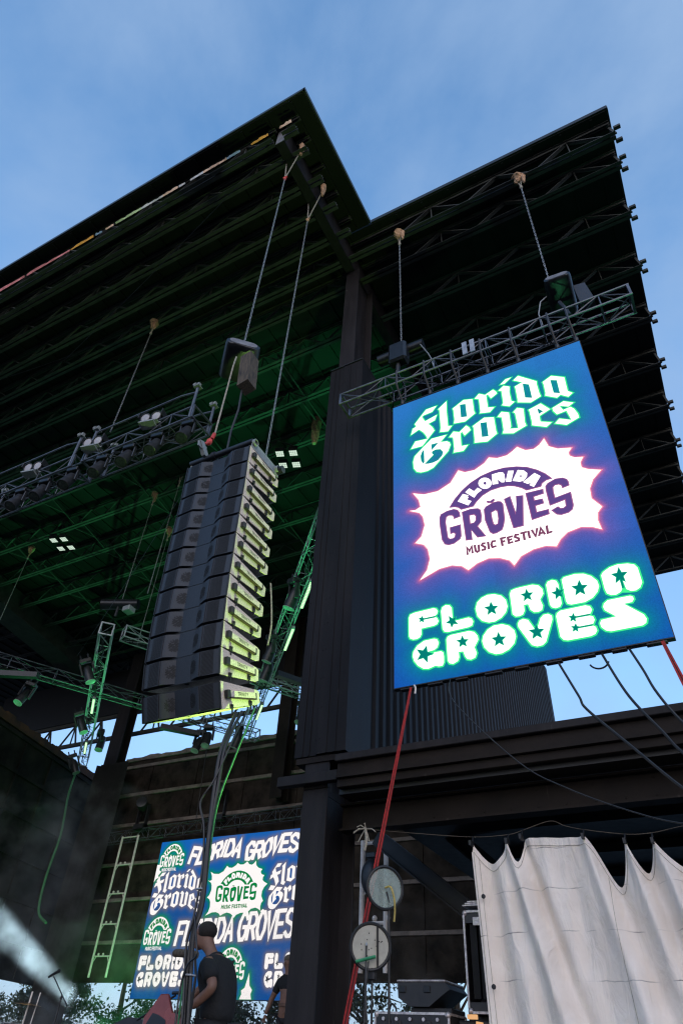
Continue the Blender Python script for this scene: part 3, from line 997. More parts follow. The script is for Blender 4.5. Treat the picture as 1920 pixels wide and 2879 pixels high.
def display_material(name, strength):
    m = bpy.data.materials.new(name)
    m.use_nodes = True
    t = m.node_tree
    t.nodes.remove(t.nodes['Principled BSDF'])
    e = t.nodes.new('ShaderNodeEmission')
    a = t.nodes.new('ShaderNodeVertexColor')
    a.layer_name = 'picture'
    co = t.nodes.new('ShaderNodeTexCoord')
    no = t.nodes.new('ShaderNodeTexNoise')
    no.inputs['Scale'].default_value = 55
    no.inputs['Detail'].default_value = 3
    mr = t.nodes.new('ShaderNodeMapRange')
    mr.inputs['From Min'].default_value = .3
    mr.inputs['From Max'].default_value = .7
    mr.inputs['To Min'].default_value = .86 * strength
    mr.inputs['To Max'].default_value = 1.14 * strength
    t.links.new(co.outputs['Object'], no.inputs['Vector'])
    t.links.new(no.outputs[0], mr.inputs[0])
    t.links.new(mr.outputs[0], e.inputs[1])
    t.links.new(a.outputs[0], e.inputs[0])
    t.links.new(e.outputs[0], t.nodes['Material Output'].inputs[0])
    return m


def display(name, parent, x0, z0, y, w, h, step, colour, mtl):
    nx, nz = int(w / step) + 1, int(h / step) + 1
    gx, gz = np.meshgrid(np.linspace(0, w, nx), np.linspace(0, h, nz))
    px, pz = gx.ravel(), gz.ravel()
    c = colour(px, pz)
    me = bpy.data.meshes.new(name)
    off = OFF[parent.name]
    vs = np.stack([px + x0 - off.x, np.full(px.shape, y - off.y), pz + z0 - off.z], 1)
    idx = np.arange(nx * nz).reshape(nz, nx)
    fs = np.stack([idx[:-1, :-1].ravel(), idx[:-1, 1:].ravel(), idx[1:, 1:].ravel(), idx[1:, :-1].ravel()], 1)
    me.from_pydata(vs.tolist(), [], fs.tolist())
    at = me.color_attributes.new('picture', 'FLOAT_COLOR', 'POINT')
    rgba = np.concatenate([c, np.ones((len(c), 1))], 1).astype(np.float32)
    at.data.foreach_set('color', rgba.ravel())
    me.materials.append(mtl)
    o = bpy.data.objects.new(name, me)
    col.objects.link(o)
    o.parent = parent
    return o


def srgb(r, g, b):
    f = lambda c: (c / 255 / 12.92) if c / 255 <= .04045 else ((c / 255 + .055) / 1.055) ** 2.4
    return np.array([f(r), f(g), f(b)])


ident = lambda a, b: (a, b)
W_ = emit('screen_white', (1.0, 0.97, 0.94), 1.7)
W_MINT = emit('screen_mint_white', (0.95, 1.0, 0.93), 1.7)

# the tall screen
SX0, SZ0, SW, SH, SY = -4.18, 6.56, 4.31, 7.13, 9.3
scr = thing('video_screen', 'tall lit video screen with festival lettering hanging from a truss beside the column', 'video screen', (SX0 + SW / 2, SY + .05, SZ0))
m = MB()
m.box((SX0 - .015, SY + .003, SZ0 - .015), (SX0 + SW + .015, SY + .11, SZ0 + SH + .015))
for k in range(9):
    for j in range(14):
        x, z = SX0 + (k + .5) * SW / 9, SZ0 + (j + .5) * SH / 14
        m.box((x - .2, SY + .112, z - .2), (x + .2, SY + .16, z + .2))
m.build('cabinet', M['black'], scr)
rng = random.Random(3)
for k in range(9):     # rubber bumpers along the top and clips along the foot of the cabinet
    x = SX0 + k * SW / 9
    m = MB()
    m.bbox((x + .003, SY - .004, SZ0 + SH + .016), (x + SW / 9 - .003, SY + .1, SZ0 + SH + .05 + rng.uniform(0, .025)), .01)
    m.build('bumper', M['motor'], scr)
    m = MB()
    m.bbox((x + .1, SY + .01, SZ0 - .05), (x + .3 + rng.uniform(0, .1), SY + .1, SZ0 - .016), .008)
    m.build('clip', M['black'], scr)
text_rings = [s[0] for s in S_BLACK] + [s[0] for s in S_BUB] + [h_ for s in S_BLACK for h_ in s[1:]]
burst_rings = [s[0] for s in S_BURST]


def panel_tone(u, v, seed):
    """each cabinet of a video wall a shade brighter or darker than the next"""
    r = np.random.RandomState(seed)
    t = r.normal(1, .022, (40, 40))
    return t[np.clip(v.astype(int), 0, 39), np.clip(u.astype(int), 0, 39)][:, None]


def tall_colour(px, pz):
    v = (pz / SH)[:, None]
    base = srgb(22, 84, 176) * (1 - v) + srgb(44, 120, 196) * v
    mid = np.exp(-((v - .52) / .3) ** 2)
    base = base * (1 - .35 * mid) + srgb(52, 84, 176) * .35 * mid
    dt = seg_dist(px, pz, text_rings)[:, None]
    db = seg_dist(px, pz, burst_rings)[:, None]
    g = np.exp(-(dt / .20) ** 1.3)
    base = base * (1 - .74 * g) + srgb(4, 134, 144) * .74 * g
    g = np.exp(-(dt / .045) ** 2)
    base = base * (1 - .35 * g) + srgb(10, 180, 130) * .35 * g
    g = np.exp(-(db / .26) ** 1.2)
    base = base * (1 - .62 * g) + srgb(134, 88, 168) * .62 * g
    g = np.exp(-(db / .06) ** 2)
    base = base * (1 - .8 * g) + srgb(205, 110, 160) * .8 * g
    return base * panel_tone(px / SW * 9, pz / SH * 14, 1)


DISP = display_material('screen_picture', 1.0)
display('display', scr, SX0, SZ0, SY, SW, SH, 0.028, tall_colour, DISP)
face = Face(SX0, SZ0)
for s in S_BLACK + S_BUB:
    face.poly('edge', [grow(s[0], .022)] + [grow(h_, -.0) for h_ in s[1:]], SY - .003, ident)
    face.poly('letters', [grow(s[0], -.004)] + [grow(h_, .004) for h_ in s[1:]], SY - .006, ident)
for s in S_STARS:
    face.poly('stars', [grow(s[0], .012)], SY - .009, ident)
    face.poly('stars2', s, SY - .012, ident)
face.poly('burstedge', [grow(S_BURST[0][0], .02)], SY - .003, ident)
face.poly('burst', S_BURST[0], SY - .006, ident)
for s in S_ARCH + S_GROVES:
    face.poly('logoedge', [grow(s[0], .012)] + [grow(h_, -.012) for h_ in s[1:]], SY - .009, ident)
    face.poly('logo', [grow(s[0], -.008)] + [grow(h_, .008) for h_ in s[1:]], SY - .012, ident)
for s in S_ARCHL:
    face.poly('archletters', s, SY - .015, ident)
for s in S_MUSIC:
    face.quads('music', ribbon(s, .045), SY - .009)
E_GREEN = emit('screen_green_line', tuple(srgb(70, 250, 150)), 1.0)
E_PINK = emit('screen_pink_line', tuple(srgb(250, 150, 175)), 1.0)
E_PURPLE = emit('screen_purple', tuple(srgb(98, 72, 140)), 1.0)
E_MAUVE = emit('screen_mauve_line', tuple(srgb(165, 98, 150)), 1.0)
E_PLUM = emit('screen_plum', tuple(srgb(128, 72, 104)), 1.0)
E_TEAL = emit('screen_teal', tuple(srgb(4, 128, 118)), 1.0)
E_TEALG = emit('screen_teal_line', tuple(srgb(30, 200, 140)), 1.0)
for k, nm, mt in (('edge', 'lettering_outline', E_GREEN), ('letters', 'lettering', W_MINT), ('stars', 'star_outline', E_TEALG), ('stars2', 'star_cutouts', E_TEAL), ('burstedge', 'starburst_outline', E_PINK),
                  ('burst', 'starburst', W_), ('logoedge', 'logo_outline', E_MAUVE), ('logo', 'logo_lettering', E_PURPLE), ('archletters', 'arched_lettering', W_), ('music', 'small_lettering', E_PLUM)):
    face.layers[k].build(nm, mt, scr)

# the wide screen at the back
BX0, BZ0, BW, BH, BY = -26.02, 3.95, 10.4, 6.58, 28.4
bsc = thing('video_screen', 'wide lit video screen low on the back wall behind the guitarist', 'video screen', (BX0 + BW / 2, BY, BZ0))
m = MB()
m.box((BX0 - .02, BY + .004, BZ0 - .02), (BX0 + BW + .02, BY + .14, BZ0 + BH + .02))
m.build('cabinet', M['black'], bsc)
GREEN = srgb(0, 140, 60)


def fit(src, u0, v0, w, h):
    """map the shape group's box to u0..u0+w, v0..v0+h on the wide screen (u, v in metres)"""
    xs = [p[0] for s in src for r in s for p in r]
    zs = [p[1] for s in src for r in s for p in r]
    ax, bx, az, bz = min(xs), max(xs), min(zs), max(zs)
    return lambda a, b: (u0 + (a - ax) / (bx - ax) * w, v0 + (b - az) / (bz - az) * h)


bf = Face(BX0, BZ0)
glow_white, glow_green = [], []


def put(kind, shapes, fn, layer_, y, glow=None, clip=None):
    for s in shapes:
        rings = [[fn(*p) for p in r] for r in s]
        if glow is not None:
            glow.append(rings[0])
        bf.poly(layer_, rings, y, ident)



LOGO = S_ARCH + S_GROVES


def small_logo(u, v, w, h):
    f = fit(LOGO, u, v + h * .14, w, h * .86)
    put('logo', LOGO, f, 'white', BY - .01, glow_green)
    put('logo', S_ARCHL, f, 'green', BY - .02)
    q, x = words('MUSIC FESTIVAL', 0, 0, .075, .12, .028, .03)
    k = w * .62 / x
    bf.quads('white', [[(u + w * .15 + a * k, v + .0 + b) for a, b in r] for r in q], BY - .01)


small_logo(0.14, 5.2, 1.5, 1.24)
small_logo(0.10, 1.85, 1.62, 1.35)
small_logo(4.55, 0.48, 1.6, 1.4)
f = fit(S_BURST, 3.4, 3.0, 3.45, 2.33)
put('b', S_BURST, f, 'white', BY - .01, glow_green)
fl = lambda a, b: f(a, b)
put('b', LOGO, fl, 'green', BY - .02)
put('b', S_ARCHL, fl, 'white2', BY - .03)
q = [r for s in S_MUSIC for r in ribbon(s, .045)]
bf.quads('green', [[fl(*p) for p in r] for r in q], BY - .02)
for (u, v, w, h) in ((0.08, 3.28, 3.15, 1.92), (6.95, 3.28, 3.15, 1.92)):
    f2 = fit(S_BLACK, u, v, w, h)
    put('k', S_BLACK, f2, 'white', BY - .01, glow_white)
for (u, v, w, h) in ((0.12, 0.42, 3.1, 1.25), (7.15, 0.42, 3.1, 1.25)):
    f3 = fit(S_BUB, u, v, w, h)
    put('k', S_BUB, f3, 'white', BY - .01, glow_white)
    put('k', S_STARS, f3, 'ink', BY - .02)
wave = lambda a, b: (a + .25 * (b - 5.2) + 0.03 * math.sin(b * 9), b + .13 * math.sin(a * 1.9))
q, x = words('FLORIDA', 1.95, 5.55, .36, .68, .11, .165, wave)
bf.quads('white', q, BY - .01)
q2, x = words('GROVES', 5.3, 5.55, .38, .7, .11, .165, wave)
bf.quads('white', q2, BY - .01)
lean = lambda a, b: (a + .1 * (b - 2), b + .035 * (a - 4))
q3, x = words('FLORIDA', 2.05, 2.1, .38, .88, .12, .16, lean)
bf.quads('white', q3, BY - .01)
q4, x = words('GROVES', 5.55, 2.1, .38, .98, .11, .16, lean)
bf.quads('white', q4, BY - .01)
bf.quads('white', [[(6.62, 3.22), (6.75, 3.31), (6.9, 3.24), (6.75, 3.17)]], BY - .01)
for r in q + q2 + q3 + q4:
    glow_white.append(r)
# parts of two more bursts cut by the edge of the picture
put('b', [[[(0, 4.72), (.1, 4.86), (.27, 4.92), (.2, 5.02), (.36, 5.18), (.2, 5.26), (.22, 5.5), (0, 5.52)]]], ident, 'white', BY - .01, glow_green)
put('b', [[[(6.05, 0.02), (6.14, .2), (6.1, .32), (6.27, .42), (6.42, .95), (6.5, .5), (6.66, .34), (6.6, .2), (6.66, .02)]]], lambda a, b: (a + .0, b), 'white', BY - .008, glow_green)


def wide_colour(px, pz):
    v = (pz / BH)[:, None]
    base = srgb(16, 78, 148) * (1 - v) + srgb(22, 98, 180) * v + 0 * px[:, None]
    mid = np.exp(-((v - .45) / .25) ** 2)
    base = base * (1 - .35 * mid) + srgb(30, 60, 110) * .35 * mid
    dw = seg_dist(px, pz, glow_white)[:, None]
    dg = seg_dist(px, pz, glow_green)[:, None]
    g = np.exp(-(dw / .10) ** 1.3)
    base = base * (1 - .8 * g) + srgb(122, 112, 110) * .8 * g
    g = np.exp(-(dg / .13) ** 1.4)
    return (base * (1 - .95 * g) + srgb(0, 140, 75) * .95 * g) * panel_tone(px / BW * 20, pz / BH * 13, 2)


display('display', bsc, BX0, BZ0, BY, BW, BH, 0.07, wide_colour, display_material('wide_screen_picture', 0.95))
W2 = emit('wide_screen_white', (1.0, 0.95, 0.93), 1.0)
for k, nm, mt in (('white', 'lettering', W2), ('green', 'green_lettering', emit('screen_logo_green', tuple(srgb(0, 128, 62)), 1.0)), ('white2', 'arched_lettering', W2), ('ink', 'star_cutouts', emit('screen_ink', tuple(srgb(60, 62, 70)), 1.0))):
    bf.layers[k].build(nm, mt, bsc)

# ---------------------------------------------------------------- hanging loudspeakers
def rotx(a):
    return Matrix.Rotation(a, 4, 'X')


SPK_W, SPK_D, SPK_H = 1.27, 0.86, 0.338


def make_speaker():
    """origin at the front top right edge; x along the width to the left, y into the depth"""
    t = thing('line_array_speaker', 'topmost hanging black loudspeaker under the flying frame', 'loudspeaker', (0, 0, 0), 'loudspeakers hanging in a line')
    side = [(0, 0), (SPK_D * .93, -.075), (SPK_D, -.095), (SPK_D, -SPK_H + .1), (SPK_D * .93, -SPK_H + .075), (0, -SPK_H)]
    m = MB()
    m.prism([(y + .05 if i in (0, 5) else y, z) for i, (y, z) in enumerate(side)], -SPK_W + .014, -.014, 'yz')
    m.build('cabinet', M['speaker'], t, local=True)
    m = MB()
    m.prism([(y * .985 + .012, z * .99 - .002) for y, z in side], -.013, 0, 'yz')
    m.build('side_panel', M['sidecream'], t, local=True)
    m = MB()
    m.prism([(y * .985 + .012, z * .99 - .002) for y, z in side], -SPK_W, -SPK_W + .013, 'yz')
    m.build('side_panel', M['speaker'], t, local=True)
    # front: outer louvred strip, inner pierced plate turning in to a centre groove, mirrored
    half = [(0, .035), (-.004, .004), (-.03, -.006), (-.295, -.03), (-.302, -.014), (-.308, -.014), (-.316, -.032), (-.345, -.026), (-.375, -.014), (-.44, .018), (-.52, .056), (-.60, .092), (-.612, .098), (-.617, .17), (-.635, .17)]
    prof = half + [(-SPK_W - x, y) for x, y in half[-2::-1]]
    vs = [(x, y, -.017) for x, y in prof] + [(x, y, -SPK_H + .015) for x, y in prof]
    n = len(prof)
    m = MB()
    m.add(vs, [(i, i + 1, i + 1 + n, i + n) for i in range(n - 1)])
    m.add([(x, y + .012, z) for x, y, z in vs], [(i + n, i + 1 + n, i + 1, i) for i in range(n - 1)])
    m.add([(x, y, -.017) for x, y in prof] + [(prof[-1][0], .06, -.017), (prof[0][0], .06, -.017)], [tuple(range(n + 2))])
    m.add([(x, y, -SPK_H + .015) for x, y in prof] + [(prof[-1][0], .06, -SPK_H + .015), (prof[0][0], .06, -SPK_H + .015)], [tuple(range(n + 1, -1, -1))])
    m.build('front_grille', M['grille'], t, local=True)
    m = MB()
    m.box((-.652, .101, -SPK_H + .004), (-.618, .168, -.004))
    m.build('groove_shade', M['dark'], t, local=True)  # dark block painting in the shadow inside the groove
    # louvre slots and the clusters of holes, standing 2 mm proud as dark inlays
    m = MB()

    def front(x):
        for (xa, ya), (xb, yb) in zip(prof[:-1], prof[1:]):
            if xb <= x <= xa:
                k = (xa - x) / (xa - xb + 1e-9)
                return ya + (yb - ya) * k
        return 0
    for xa, xb in ((-.285, -.10), (-SPK_W + .10, -SPK_W + .285)):
        z = -.02
        while z > -SPK_H + .03:
            m.add([(xa, front(xa) - .003, z - .012), (xb, front(xb) - .003, z), (xb, front(xb) - .003, z - .0075), (xa, front(xa) - .003, z - .0195)], [(0, 3, 2, 1)])
            z -= .0155
    rg = random.Random(2)
    for cx in (-.46, -SPK_W + .46):
        for a in range(-4, 5):
            for b in range(-5, 6):
                x, z = a * .017 + (b % 2) * .0085, b * .0155
                if (x / .075) ** 2 + (z / .088) ** 2 > 1 or rg.random() < .1:
                    continue
                s = .0078
                xx, zz = cx + x, -SPK_H / 2 + z
                q = [(xx + s * math.cos(k * PI / 3 + .3), zz + s * math.sin(k * PI / 3 + .3)) for k in range(6)]
                m.add([(u, front(u) - .003, w) for u, w in q], [(5, 4, 3, 2, 1, 0)])
    m.build('grille_openings', M['dark'], t, local=True)
    m = MB()
    m.box((-.02, -.012, -SPK_H + .004), (-.004, .004, -.004))
    m.box((-SPK_W + .004, -.012, -SPK_H + .004), (-SPK_W + .02, .004, -.004))
    m.build('edge_strip', M['black'], t, local=True)
    # the long rail handle on the lit side
    m = MB()
    zc = -SPK_H * .5 + .015
    m.prism([(.0, zc + .036), (.05, zc + .03), (.05, zc - .04), (.0, zc - .036)], .14, .70, 'xz')
    o = m.build('handle', M['sidecream'], t, local=True)
    q, x = words('TRINITY', 0, 0, .022, .03, .008, .0055)
    mm = MB()
    for r in q:
        pts = [(.0515, .30 + a * 1.25, zc - .022 + b * 1.25) for a, b in r]
        mm.add(pts, [(0, 1, 2, 3)])
    oo = mm.build('lettering', M['dark'], o, local=True)
    m = MB()
    m.bbox((.0, .068, zc - .058), (.062, .139, zc + .042), .008)
    m.box((.0, .702, zc - .056), (.045, .735, zc + .03))
    m.build('handle_end', M['black'], t, local=True)
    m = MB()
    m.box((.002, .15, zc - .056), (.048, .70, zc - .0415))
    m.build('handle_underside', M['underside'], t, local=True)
    for y, z in ((.20, -SPK_H + .03), (.62, -SPK_H + .085)):
        m = MB()
        m.bbox((.0, y - .03, z - .028), (.022, y + .03, z + .03), .006)
        m.tube([(.023, y, z + .012), (.034, y, z + .012)], .014, 8)
        m.box((.0, y + .0, z - .075), (.014, y + .02, z - .03))
        m.build('latch', M['black'], t, local=True)
    return t


FRONT = [(5.624, 9.288), (5.641, 8.937), (5.666, 8.598), (5.676, 8.239), (5.685, 7.876), (5.697, 7.522), (5.722, 7.168), (5.733, 6.82), (5.758, 6.449), (5.791, 6.101), (5.834, 5.732), (5.937, 5.31), (6.068, 4.975)]
ORD = ['topmost hanging loudspeaker directly under the flying frame', 'second hanging loudspeaker from the top of the column of speakers', 'third hanging loudspeaker from the top of the column of speakers',
       'fourth hanging loudspeaker from the top of the column of speakers', 'fifth hanging loudspeaker from the top of the column of speakers', 'sixth hanging loudspeaker from the top of the column of speakers',
       'sixth hanging loudspeaker from the bottom of the column of speakers', 'fifth hanging loudspeaker from the bottom of the column of speakers', 'fourth hanging loudspeaker from the bottom of the column of speakers',
       'third hanging loudspeaker from the bottom of the column of speakers', 'second loudspeaker from the bottom, gapped from the lowest and lit bright green', 'lowest hanging loudspeaker with its bright green lit underside and cables']
spk = make_speaker()
for k in range(12):
    (ya, za), (yb, zb) = FRONT[k], FRONT[k + 1]
    tilt = math.atan2(yb - ya, za - zb)
    if k == 10:
        tilt = math.atan2(5.917 - ya, za - 5.353)
    lab = 'black and cream ' + ORD[k]
    loc = (-5.05, ya, za)
    if k == 0:
        o = spk
        o.location = loc
        o.rotation_euler = (tilt, 0, 0)
        o['label'] = lab
    else:
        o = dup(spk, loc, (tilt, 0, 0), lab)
    s = math.hypot(yb - ya, za - zb) / (SPK_H + .012)
    o.scale = (1, 1, min(1.06, s)) if k != 10 else (1, 1, 1.05)

m = MB()      # the lit underside of the lowest cabinet
m.add([(-SPK_W + .02, .02, -SPK_H - .004), (-.02, .02, -SPK_H - .004), (-.02, .78, -SPK_H + .066), (-SPK_W + .02, .78, -SPK_H + .066)], [(0, 3, 2, 1)])
m.build('bottom_panel', M['sidecream'], o, local=True)

ff = thing('flying_frame', 'black and green lit steel flying frame on top of the hanging loudspeakers', 'rigging frame', (-5.7, 6.0, 9.4))
m = MB()
m.tube([(-6.32, 5.68, 9.42), (-5.05, 5.68, 9.42)], .055, 12)
m.tube([(-5.86, 5.68, 9.42), (-5.80, 5.68, 9.42)], .075, 12)
m.build('front_pipe', M['speaker'], ff, smooth=True)
m = MB()
m.tube([(-6.32, 6.42, 9.4), (-4.93, 6.42, 9.4)], .07, 12)
m.build('rear_pipe', M['motor'], ff, smooth=True)
m = MB()
m.box((-5.062, 5.66, 9.285), (-5.045, 6.46, 9.45))
m.box((-6.30, 5.66, 9.285), (-6.285, 6.46, 9.45))
m.build('side_plate', M['grid'], ff)
for y in (5.70, 6.38):
    m = MB()
    m.lathe([(.062, 0), (.062, .05), (.05, .052), (.05, .0)], 16, Matrix.Translation((-5.045, y, 9.40)) @ Matrix.Rotation(R(90), 4, 'Y'))
    m.build('pipe_end', M['grid'], ff, smooth=True)
m = MB()
m.box((-6.0, 5.40, 9.50), (-5.975, 5.60, 9.62))
m.add([(-6.03, 5.58, 9.42), (-5.96, 5.58, 9.42), (-5.96, 5.72, 9.42), (-6.03, 5.72, 9.42), (-6.03, 5.40, 9.62), (-5.96, 5.40, 9.62), (-5.96, 5.50, 9.66), (-6.03, 5.50, 9.66)],
      [(0, 3, 2, 1), (4, 5, 6, 7), (0, 1, 5, 4), (1, 2, 6, 5), (2, 3, 7, 6), (3, 0, 4, 7)])
m.build('hanging_plate', M['grid'], ff)

# ---------------------------------------------------------------- chains, slings and hoists


def chain_mb(p, q, w=0.015, pitch_=0.10):
    """links of a chain between two points, alternate links turned a quarter"""
    p, q = Vector(p), Vector(q)
    d = (q - p)
    n = max(2, int(d.length / pitch_))
    dn = d.normalized()
    x = dn.cross(Vector((0, 1, 0))).normalized()
    y = dn.cross(x)
    m = MB()
    st = d.length / n
    for k in range(n):
        c = p + dn * (k + .5) * st
        a = x if k % 2 else y
        L2 = st * .62
        for sgn in (-1, 1):
            m.beam(c - dn * L2 + a * sgn * w, c + dn * L2 + a * sgn * w, .0095, .0095, a)
        for sgn in (-1, 1):
            m.beam(c + dn * sgn * L2 - a * (w + .005), c + dn * sgn * L2 + a * (w + .005), .0095, .0095, dn)
    return m


def burlap_mb(c, s, seed):
    rg = random.Random(seed)
    m = MB()
    rings = []
    for k in range(6):
        z = c[2] + s[2] * (.5 - k / 5)
        wv = (.7, 1, .9, .75, .6, .35)[k]
        rings.append([(c[0] + s[0] * .5 * wv * math.cos(a) * rg.uniform(.75, 1.15), c[1] + s[1] * .5 * wv * math.sin(a) * rg.uniform(.75, 1.15), z + rg.uniform(-.04, .04)) for a in [2 * PI * i / 9 for i in range(9)]])
    m.loft(rings, True)
    return m


# front pick of the loudspeakers
t = thing('chain_hoist', 'black electric chain hoist with hanging chain bag above the loudspeakers', 'chain hoist', (-6.1, 6.0, 13), 'chain hoists')
m = MB()
prof = [(-.30, -.13), (.30, -.13)]
ring = []
for k in range(24):
    a = 2 * PI * k / 24
    cx = .2 if math.cos(a) > 0 else -.2
    ring.append((cx + .165 * math.cos(a), .165 * math.sin(a)))


def turned(c, n, x):
    z = Vector(n).normalized()
    x = Vector(x).normalized()
    y = z.cross(x).normalized()
    x = y.cross(z)
    return Matrix(((x.x, y.x, z.x, c[0]), (x.y, y.y, z.y, c[1]), (x.z, y.z, z.z, c[2]), (0, 0, 0, 1)))


hb_ = turned((-6.33, 6.2, 13.0), (.68, -.68, .27), (.7, .7, 0))
m.loft([[hb_ @ Vector((x * k_, y * k_, z)) for x, y in ring] for z, k_ in ((-.42, .93), (-.38, 1), (.32, 1), (.39, .96), (.41, .86))], True)
m.build('motor_casing', M['motor'], t, smooth=True)
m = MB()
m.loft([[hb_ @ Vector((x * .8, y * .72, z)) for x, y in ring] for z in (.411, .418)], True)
m.build('cover_plate', M['endplate'], t)  # pale cap, its sky light put into the colour
m = MB()
m.prism([(-5.94, 12.45), (-5.70, 12.5), (-5.62, 11.55), (-5.86, 11.48)], 5.82, 6.1, 'xz')
m.build('chain_bag', M['bagwood'], t)
m = MB()
m.tube([(-6.12, 5.88, 12.62), (-6.12, 5.86, 12.3), (-6.03, 5.75, 10.1)], .016, 6)
m.build('load_cable', M['rope'], t)
m = MB()
m.tube([(-5.83, 5.95, 11.5), (-5.80, 5.95, 10.9), (-5.84, 5.93, 10.3), (-5.80, 5.9, 9.75)], .02, 6)
m.build('power_cable', M['rubber'], t)
m = MB()
m.tube([(-6.03, 5.74, 10.12), (-6.02, 5.70, 9.95)], .035, 8)
m.ball((-6.02, 5.66, 9.84), (.06, .05, .08))
m.tube([(-6.07, 5.62, 9.76), (-6.03, 5.56, 9.66), (-5.97, 5.54, 9.66), (-5.95, 5.6, 9.76)], .022, 6)
m.build('hook', M['redpaint'], t, smooth=True)


def sling_chain(label, kx, ky, kz, zb, bottom, seed, hoist=None, shack='redpaint'):
    """two sling legs over the roof steel wrapped in burlap, a shackle, and the chain below"""
    t = thing('hanging_chain', label, 'chain', (kx, ky, zb), 'galvanised chains hanging from the roof')
    m = chain_mb((kx, ky, kz), bottom)
    m.build('chain', M['chain'], t)
    m = MB()
    m.tube([(kx, ky, kz), (kx + .38, ky - .06, H + .0), (kx + .42, ky - .06, H + .5)], .018, 6)
    m.tube([(kx, ky, kz), (kx - .1, ky, H + .2), (kx - .1, ky, H + .9)], .018, 6)
    m.build('sling', M['rope'], t)
    burlap_mb((kx + .46, ky - .06, H + .28), (.2, .22, .75), seed).build('burlap_pad', M['burlap'], t)
    m = MB()
    m.ball((kx, ky, kz - .02), (.05, .05, .09), 8, 5)
    m.tube([(kx - .06, ky, kz + .06), (kx + .06, ky, kz + .06)], .03, 6)
    m.build('shackle', M[shack], t)
    return t


sling_chain('galvanised chain from the end of the box girder down to the motor over the loudspeakers', -6.12, 6.0, 21.45, 13.4, (-6.12, 6.0, 13.36), 1)
sling_chain('longer galvanised chain from the box girder down behind the hanging loudspeakers', -6.12, 7.34, 21.4, 11.2, (-6.12, 7.34, 9.6), 2, shack='burlap')


def top_chain(label, x, y, zt, zb, seed, big=True, burlap='burlap'):
    t = thing('hanging_chain', label, 'chain', (x, y, zb), 'galvanised chains hanging from the roof')
    chain_mb((x, y, zt - .55), (x, y, zb)).build('chain', M['chain'], t)
    m = MB()
    m.tube([(x, y, zt - .55), (x - .07, y, zt + .05)], .016, 6)
    m.tube([(x, y, zt - .55), (x + .07, y, zt + .05)], .016, 6)
    m.ball((x, y, zt - .56), (.05, .05, .08), 8, 5)
    m.build('sling', M['rope'], t)
    if big:
        burlap_mb((x - .02, y, zt + .02), (.36, .4, .42), seed).build('burlap_pad', M['burlap'], t)
        burlap_mb((x + .13, y - .05, zt - .18), (.16, .16, .5), seed + 50).build('burlap_pad', M['burlap'], t)
    return t


top_chain('straight galvanised chain above the left end of the screen truss', -4.05, 9.56, H, 16.35, 5)
top_chain('slanting looking galvanised chain above the right end of the screen truss', -0.1, 9.56, H, 16.6, 6)
top_chain('thin chain from the dark roof joists down to the front lighting truss', -13.55, 8.62, H - .05, 16.6, 7)
top_chain('thin chain down to the corner of the green lit lighting trusses', -19.9, 16.2, H, 16.6, 8)
top_chain('faint chain with orange burlap ending behind the speakers and corner truss', -20.6, 18.3, H - .4, 15.6, 9)
top_chain('short faint chain with orange burlap at the left edge of the photo', -28.9, 16.7, H - .1, 17.0, 10)
top_chain('faint chain in the dark roof left of the loudspeakers above the corner truss', -17.8, 15.6, H - .1, 16.0, 11, False)
o = burlap_mb((-10.85, 16.0, H + .2), (.5, .5, 1.6), 13).build('burlap_wrap', M['burlap'])
tag(o, 'rust coloured burlap wrap on a roof joist beside the clad column', 'burlap wrap')

t = thing('chain_hoist', 'boxy black chain hoist on the left end of the screen truss', 'chain hoist', (-4.1, 9.5, 15), 'chain hoists')
m = MB()
m.bbox((-4.33, 9.28, 15.55), (-3.83, 9.6, 16.3), .06)
m.build('motor_casing', M['motor'], t)
m = MB()
m.tube([(-4.72, 9.62, 16.22), (-3.45, 9.62, 16.22)], .16, 14)
m.build('motor_drum', M['motor'], t, smooth=True)
m = MB()
m.tube([(-4.1, 9.45, 15.55), (-4.12, 9.42, 15.0), (-4.12, 9.35, 14.7)], .06, 8, .04)
m.build('hook', M['black'], t)
m = MB()
m.tube([(-3.5, 9.5, 16.1), (-3.28, 9.45, 15.5), (-3.2, 9.4, 15.2), (-3.1, 9.35, 14.6)], .014, 5)
m.build('power_cable', M['chain'], t)
t = thing('chain_hoist', 'rounded black chain hoist with chain bag near the right end of the screen truss', 'chain hoist', (0.1, 9.5, 15), 'chain hoists')
m = MB()
hb2 = turned((0.06, 9.65, 16.1), (.05, -1, .3), (1, 0, 0))
m.loft([[hb2 @ Vector((x * k_ * .86, y * k_, z)) for x, y in ring] for z, k_ in ((-.55, .8), (-.45, .98), (.36, 1), (.44, .96), (.46, .86))], True)
m.build('motor_casing', M['motor'], t, smooth=True)
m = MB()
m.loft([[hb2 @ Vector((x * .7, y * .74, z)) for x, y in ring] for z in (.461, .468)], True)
m.build('cover_plate', M['endplate'], t)  # sky light on this cap is painted as a paler colour
m = MB()
m.prism([(.36, 15.95), (.62, 15.9), (.70, 15.2), (.40, 15.2)], 9.45, 9.72, 'xz')
m.build('chain_bag', M['grille'], t)
m = MB()
m.tube([(-.02, 9.45, 15.5), (.06, 9.4, 15.1), (.1, 9.32, 14.7)], .05, 8)
m.build('hook', M['black'], t)
m = MB()
m.tube([(-.26, 9.5, 16.0), (-.42, 9.45, 15.8), (-.52, 9.4, 15.3), (-.5, 9.35, 14.75)], .016, 5)
m.build('power_cable', M['chain'], t)
t = thing('chain_hoist', 'black cylindrical chain hoist on top of the green lit corner truss', 'chain hoist', (-20, 16.2, 16), 'chain hoists')
m = MB()
m.tube([(-20.75, 15.95, 16.45), (-19.3, 16.6, 16.45)], .22, 14)
m.build('motor_casing', M['motor'], t, smooth=True)
m = MB()
